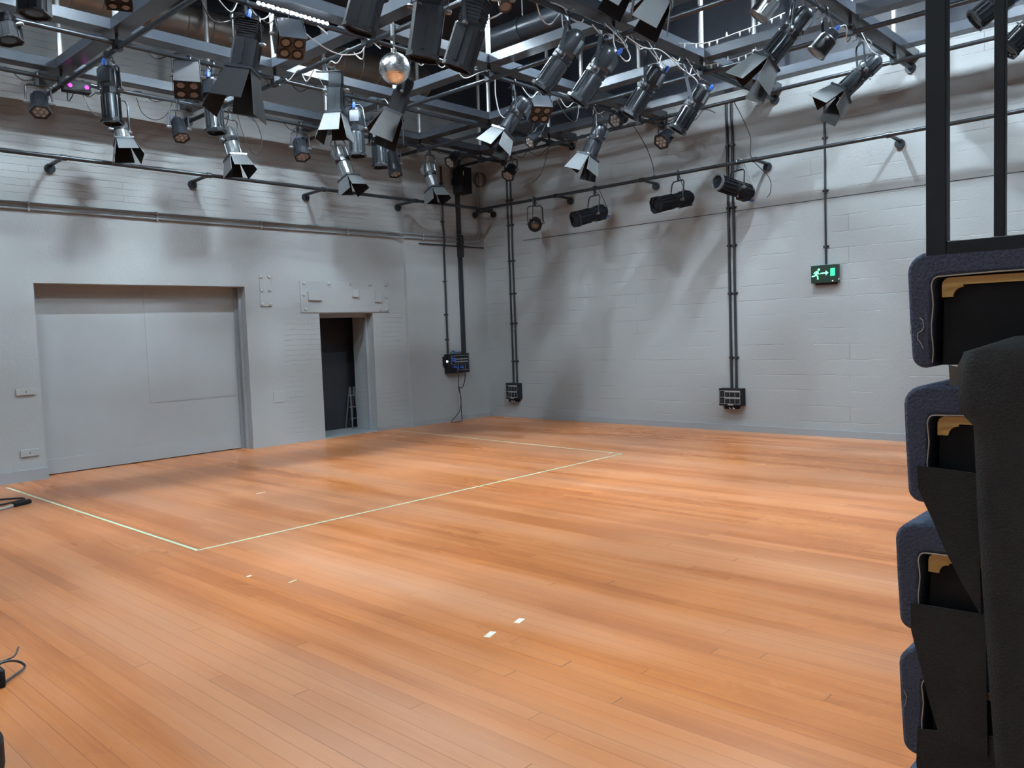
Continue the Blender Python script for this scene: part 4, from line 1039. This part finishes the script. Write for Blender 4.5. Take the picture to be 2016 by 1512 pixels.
# cable looms taped along the grid pipes, sagging between the ties
def loom(label, axis, fixed, s0, s1, seed, mat, n=1):
    rnd = random.Random(seed); pts = []
    s = s0; step = (1 if s1 > s0 else -1)
    while (s1-s)*step > 0:
        pts.append((s, rnd.uniform(-.03, .03), rnd.choice((.03, .035, -.03))))
        s += step*rnd.uniform(.12, .22)
        pts.append((s, rnd.uniform(-.05, .05), rnd.uniform(-.14, .04)))
        s += step*rnd.uniform(.12, .22)
    P = [((a, fixed+b, ZX+c) if axis == 'X' else (fixed+b, a, ZY+c)) for a, b, c in pts]
    return loose('cable_loom', label, P, .0065, mat, 'cable', 'cable looms along the grid pipes')
loom('dark cable loom along the pipe carrying the magenta-lit box and small barn-door spotlights', 'X', -.6, -8.4, -5.0, 1, 'cable')
loom('dark cable loom along the corner end of the pipe with the small barn-door spotlights', 'X', -.6, -4.6, -.9, 2, 'cable')
loom('dark cable loom along the pipe holding the black four-lamp box', 'X', -2.2, -7.2, -4.0, 3, 'cable')
loom('tangled pale cable loom over the big boxy fresnel and the glowing batten', 'X', -3.98, -7.4, -6.3, 4, 'cable_white')
loom('pale cable loom along the pipe just past the mirror ball', 'X', -3.98, -5.5, -3.6, 5, 'cable_white')
loom('pale cable loom along the pipe with the small grey four-lamp box', 'X', -3.98, -3.3, -.9, 6, 'cable_white')
loom('pale cable loom along the pipe with the ribbed zoom spotlights', 'X', -5.82, -4.9, -3.2, 7, 'cable_white')
loom('pale cable loom by the pipe crossing with the dark zoom spotlight', 'X', -5.82, -3.1, -1.9, 8, 'cable_white')
loom('pale cable loom along the pipe with the barn-door zoom spotlights near the exit sign', 'X', -7.6, -4.2, -1.3, 9, 'cable_white')
loom('dark cable loom along the crossing pipe beside the mirror ball', 'Y', -5.68, -2.4, -4.2, 10, 'cable_white')
loom('dark cable loom along the short pipe in front of the exit sign wall', 'Y', -.62, -1.0, -5.2, 11, 'cable')
# fairy lights
def fairy(label, pts, n):
    pts = [Vector(p) for p in pts]
    t = thing('fairy_lights', label, 'string lights', pts[0], 'fairy lights on the grid')
    path = smooth_path(pts, 8)
    MB().tube(path, .006, 6).build('wire', 'cable_white', t)
    for k in range(n):
        p = path[int((k+.5)*(len(path)-1)/n)]
        d = Vector((0, 0, (1 if k % 3 == 0 else -1)))
        q = MB().tube([p, p+d*.02, p+d*.05], [.008, .012, .004], 6)
        q.build('bulb', 'white', t)
fairy('string of tiny white bulbs swagged in the open grid cell at the frame top', [(-2.81, -5.80, 4.846), (-2.57, -6.06, 4.822), (-2.45, -6.19, 4.839), (-2.25, -6.40, 4.927), (-2.04, -6.61, 5.027), (-1.85, -6.80, 5.14)], 12)
fairy('string of tiny white bulbs along the pipe leading to the barn-door zoom spotlight', [(-2.03, -5.84, 4.74), (-2.03, -6.04, 4.725), (-2.03, -6.31, 4.725), (-2.03, -6.56, 4.74), (-2.03, -6.9, 4.72)], 9)

# ------------------------------------------------------------------ on the floor
def tape(label, p0, p1, wdt, mat='tape_green', name='floor_tape', cat='tape', group=None):
    p0, p1 = Vector((*p0, 0)), Vector((*p1, 0)); d = (p1-p0).normalized(); n = Vector((-d.y, d.x, 0))*wdt/2
    q = MB().add([p0+n, p0-n, p1-n, p1+n] + [v+Vector((0, 0, .0012)) for v in (p0+n, p0-n, p1-n, p1+n)], [(4, 5, 6, 7), (0, 3, 2, 1), (0, 1, 5, 4), (1, 2, 6, 5), (2, 3, 7, 6), (3, 0, 4, 7)])
    return tag(q.build(name, mat, smooth=False), label, cat, group)
tape('pale green tape line running out from under the big door wall to a corner', (-8.27, -.19), (-8.245, -4.89), .026, group='tape rectangle on the floor')
tape('long pale green tape line across the middle of the floor', (-8.245, -4.88), (-2.66, -4.93), .026, group='tape rectangle on the floor')
tape('far pale tape line running back toward the small doorway wall', (-2.66, -4.94), (-2.42, -.25), .022, group='tape rectangle on the floor')
BITS = [((-8.15, -7.925), (-8.07, -7.90), .036, 'small white tape patch nearest the camera on the boards', 'tape_white'),
        ((-7.90, -7.91), (-7.83, -7.89), .036, 'small white tape patch just beyond the nearest patch on the boards', 'tape_white'),
        ((-8.37, -5.85), (-8.335, -5.845), .022, 'tiny white tape scrap beyond the near green tape corner', 'tape_white'),
        ((-8.27, -6.21), (-8.20, -6.19), .014, 'tiny greenish tape scrap out in front of the near green tape corner', 'tape_green'),
        ((-2.71, -4.77), (-2.62, -4.75), .035, 'small white tape patch at the far tape corner', 'tape_white'),
        ((-6.78, -3.18), (-6.66, -3.16), .014, 'thin white tape dash inside the tape rectangle facing the big door', 'tape_white')]
for p0, p1, wd, lab, mt in BITS:
    tape(lab, p0, p1, wd, mt, 'tape_scrap', 'tape', 'scraps of tape on the floor')
# cable end by the big door
t = thing('floor_cable', 'thin dark cable with a black inline connector lying on the floor by the wall', 'cable', (-8.6, -1.3, 0))
MB().tube(smooth_path([(-9.6, -.6, .012), (-9.0, -.75, .012), (-8.62, -1.02, .012), (-8.42, -1.17, .014), (-8.40, -1.27, .014), (-8.55, -1.36, .012), (-8.85, -1.42, .012), (-9.3, -1.35, .012)]), .010, 6).build('cable', 'cable', t)
MB().tube([(-8.60, -1.62, .028), (-8.58, -1.61, .03), (-8.44, -1.56, .03), (-8.42, -1.555, .026)], [.018, .028, .026, .02], 10).build('connector', 'black', t)
MB().tube(smooth_path([(-8.60, -1.62, .025), (-8.75, -1.66, .012), (-8.95, -1.6, .012), (-9.4, -1.5, .012)]), .012, 6).build('lead', 'cable_white', t)
# black box with a coil of lead just inside the frame
t = thing('floor_box', 'black box with a looped lead standing at the frame edge on the boards', 'equipment box', (-10.12, -6.30, 0))
MB().bb((-10.30, -6.545, 0), (-10.0, -6.22, .09)).build('case', 'black', t, bevel=.01)
MB().tube(smooth_path([(-10.02, -6.42, .07), (-9.96, -6.40, .075), (-9.90, -6.38, .05), (-9.88, -6.40, .02), (-9.95, -6.46, .012), (-10.05, -6.55, .012)]), .006, 6).build('lead', 'cable', t)
MB().tube(smooth_path([(-10.03, -6.42, .08), (-9.97, -6.37, .07), (-9.90, -6.31, .06), (-9.86, -6.25, .08)]), .005, 6).build('lead', 'cable', t)
t = thing('round_case', 'round black case cut by the frame corner on the boards', 'case', (-10.445, -7.33, 0))
MB().lathe([(0, .20), (.02, .22), (.12, .22), (.14, .20)], 28, Matrix.Translation((-10.445, -7.33, 0))).build('drum', 'black', t)
MB().lathe([(.14, .15), (.15, .14)], 28, Matrix.Translation((-10.445, -7.33, 0))).build('lid', 'black', t)

# ------------------------------------------------------------------ folded seating bank, railing and drape beside the camera
XB = -9.2
LEN = 6.6
sb = thing('seating_bank', 'folded-up seating bank of navy felt benches stacked beside the camera', 'seating bank', (XB, -10.33, 0))
FRONTS = [(-10.331, 1.737, 1.490, 0), (-10.322, 1.452, 1.196, 1), (-10.303, 1.149, .906, 2), (-10.309, .866, .622, 3), (-10.312, .583, .34, 4)]
PX = Matrix(((0, 0, 1, 0), (-1, 0, 0, 0), (0, 1, 0, 0), (0, 0, 0, 1)))    # local x = depth into the bank (-y), local y = z, extruded along +x
def arc(cx, cy, r, a0, a1, n=5):
    return [(cx+r*math.cos(math.radians(a0+(a1-a0)*k/n)), cy+r*math.sin(math.radians(a0+(a1-a0)*k/n))) for k in range(n+1)]
for (yf, zt, zb, i) in FRONTS:
    Mx = Matrix.Translation((XB, yf, 0)) @ PX
    th, tt, dp = .052, (.052 if i == 0 else .062), .62
    # the felt wrap: front pad, rolled nose, top pad
    outer = [(dp, zt)] + arc(.042, zt-.042, .042, 90, 180) + [(.003, (zt+zb)/2), (.008, zb+.03)] + arc(.036, zb+.028, .028, 180, 270)
    inner = [(th+.004, zb+.004)] + [(th-.003, zb+.03), (th, (zt+zb)/2)] + arc(th+.014, zt-tt-.014, .014, 180, 90) + [(dp, zt-tt)]
    pts = outer + inner
    cu = MB().prism(pts, LEN, Mx)
    # rounded end: a slightly smaller cap standing proud of the end
    c = cu.build('seat_pad', 'felt', sb)
    md = c.modifiers.new('edge', 'BEVEL'); md.width = .008; md.segments = 2; md.limit_method = 'ANGLE'; md.angle_limit = math.radians(50)
    # cream piping along the inside edge
    pp = [(th-.001+.002*math.sin(k*1.3), zb+.012+(zt-tt-.02-zb-.012)*k/8) for k in range(9)] + arc(th+.012, zt-tt-.014, .013, 180, 90)[1:] + [(th+.12, zt-tt+.0015), (.42, zt-tt+.0015)]
    MB().tube([Mx @ Vector((x, y, -.002)) for x, y in pp], .0016, 5).build('piping', 'piping', c)
    # plywood board under the top pad and the black box behind the front pad
    k = MB().prism([(th+.014, zt-tt-.045)] + arc(th+.03, zt-tt-.020, .016, 180, 90) + [(.60, zt-tt-.004), (.60, zt-tt-.020), (th+.055, zt-tt-.020)] + arc(th+.055, zt-tt-.045, .02, 90, 180), LEN-.02, Mx @ Matrix.Translation((0, 0, .012)))
    k.build('plywood_board', 'ply', sb)
    kb = MB().prism([(th+.013, zb+.006)] + [(th+.016, zt-tt-.045)] + arc(th+.050, zt-tt-.052, .03, 180, 90) + [(.60, zt-tt-.022), (.60, zb+.006)], LEN-.02, Mx @ Matrix.Translation((0, 0, .02)))
    kb.build('black_panel', 'black_board', sb)
MB().bb((XB+.12, -11.5, 0), (XB+LEN, -10.40, .34)).build('undercarriage', 'black_board', sb)
MB().bb((XB+.15, -11.9, .34), (XB+LEN, -10.93, 1.70)).build('framework', 'black_board', sb)
# scuffs in the felt
def scuff(yf, pts):
    MB().tube([(XB-.001, yf-d, z) for d, z in pts], .0011, 5).build('scuff', 'piping', sb)
scuff(-10.331, [(.026, 1.598), (.032, 1.593), (.034, 1.578), (.030, 1.570), (.022, 1.566), (.022, 1.552), (.028, 1.544), (.033, 1.532)])
scuff(-10.331, [(.006, 1.592), (.009, 1.578), (.006, 1.564)])
scuff(-10.309, [(.012, .765), (.018, .752), (.016, .738), (.014, .728)])
# black cloth skirts pinned to the bench ends
def cloth(name, pts, x, label=None, th=.004):
    n = len(pts)
    vs = [(x, y, z) for y, z in pts] + [(x+th, y, z) for y, z in pts]
    fs = [tuple(range(n)), tuple(range(2*n-1, n-1, -1))] + [((i+1) % n, i, n+i, n+(i+1) % n) for i in range(n)]
    return MB().add(vs, fs).build(name, 'cloth', sb, smooth=False)
cloth('cloth_skirt', CLOTH[0], XB-.016); cloth('cloth_skirt', CLOTH[1], XB-.011); cloth('cloth_skirt', CLOTH[2], XB-.006)
MB().prism([(-(y+10.33), z) for y, z in STRAP], .003, Matrix.Translation((XB-.034, -10.33, 0)) @ PX).build('tape_tab', 'gaffer', sb, smooth=False)
# drape over the side of the bank
edge = CURTAIN
q = MB(); vs, fs = [], []
ncol = 46
zs = [e[1] for e in edge]
rows = []
zz = [1.556-.03*k for k in range(52)] + [0.005]
def edge_y(z):
    for (y0, z0), (y1, z1) in zip(edge, edge[1:]):
        if z1 <= z <= z0: return y0+(y1-y0)*(z0-z)/(z0-z1)
    return edge[-1][0]
for z in zz:
    row = []
    y0 = edge_y(z)
    for k in range(ncol+1):
        s = k/ncol
        y = y0 - s*1.15
        fold = .012*math.sin(s*34+z*.9) + .006*math.sin(s*71-z*2)
        x = XB-.055 - (.012*math.sin(min(1, s*12)*PI/2)) + fold*min(1, s*6)*(.35+.65*(1.556-z))
        zt2 = z + (.02*min(1, s*5) if z > 1.55 else 0)
        row.append((x, y, zt2))
    rows.append(row)
for row in rows: vs += row
for i in range(len(rows)-1):
    for k in range(ncol):
        a = i*(ncol+1)+k
        fs.append((a, a+ncol+1, a+ncol+2, a+1))
q.add(vs, fs)
dr = q.build('black_drape', 'cloth')
md = dr.modifiers.new('thickness', 'SOLIDIFY'); md.thickness = .004
tag(dr, 'black cloth drape hanging over the end of the seating bank', 'drape')
# railing on top of the bank
r = thing('guard_railing', 'black steel guard railing on top of the seating bank', 'railing', (XB, -10.39, 1.72))
MB().bb((XB, -10.409, 1.72), (XB+.03, -10.369, 2.75)).build('post', 'rail_black', r, bevel=.002)
for yy in (-10.515, -10.64, -10.765, -10.89):
    MB().bb((XB+.004, yy, 1.75), (XB+.024, yy+.020, 2.72)).build('baluster', 'rail_black', r, bevel=.002)
MB().bb((XB, -11.45, 1.722), (XB+.03, -10.409, 1.757)).build('bottom_rail', 'rail_black', r, bevel=.002)
MB().bb((XB, -11.45, 2.72), (XB+.03, -10.409, 2.75)).build('top_rail', 'rail_black', r, bevel=.002)
MB().bb((XB, -11.49, 1.70), (XB+.03, -11.45, 2.75)).build('post', 'rail_black', r, bevel=.002)
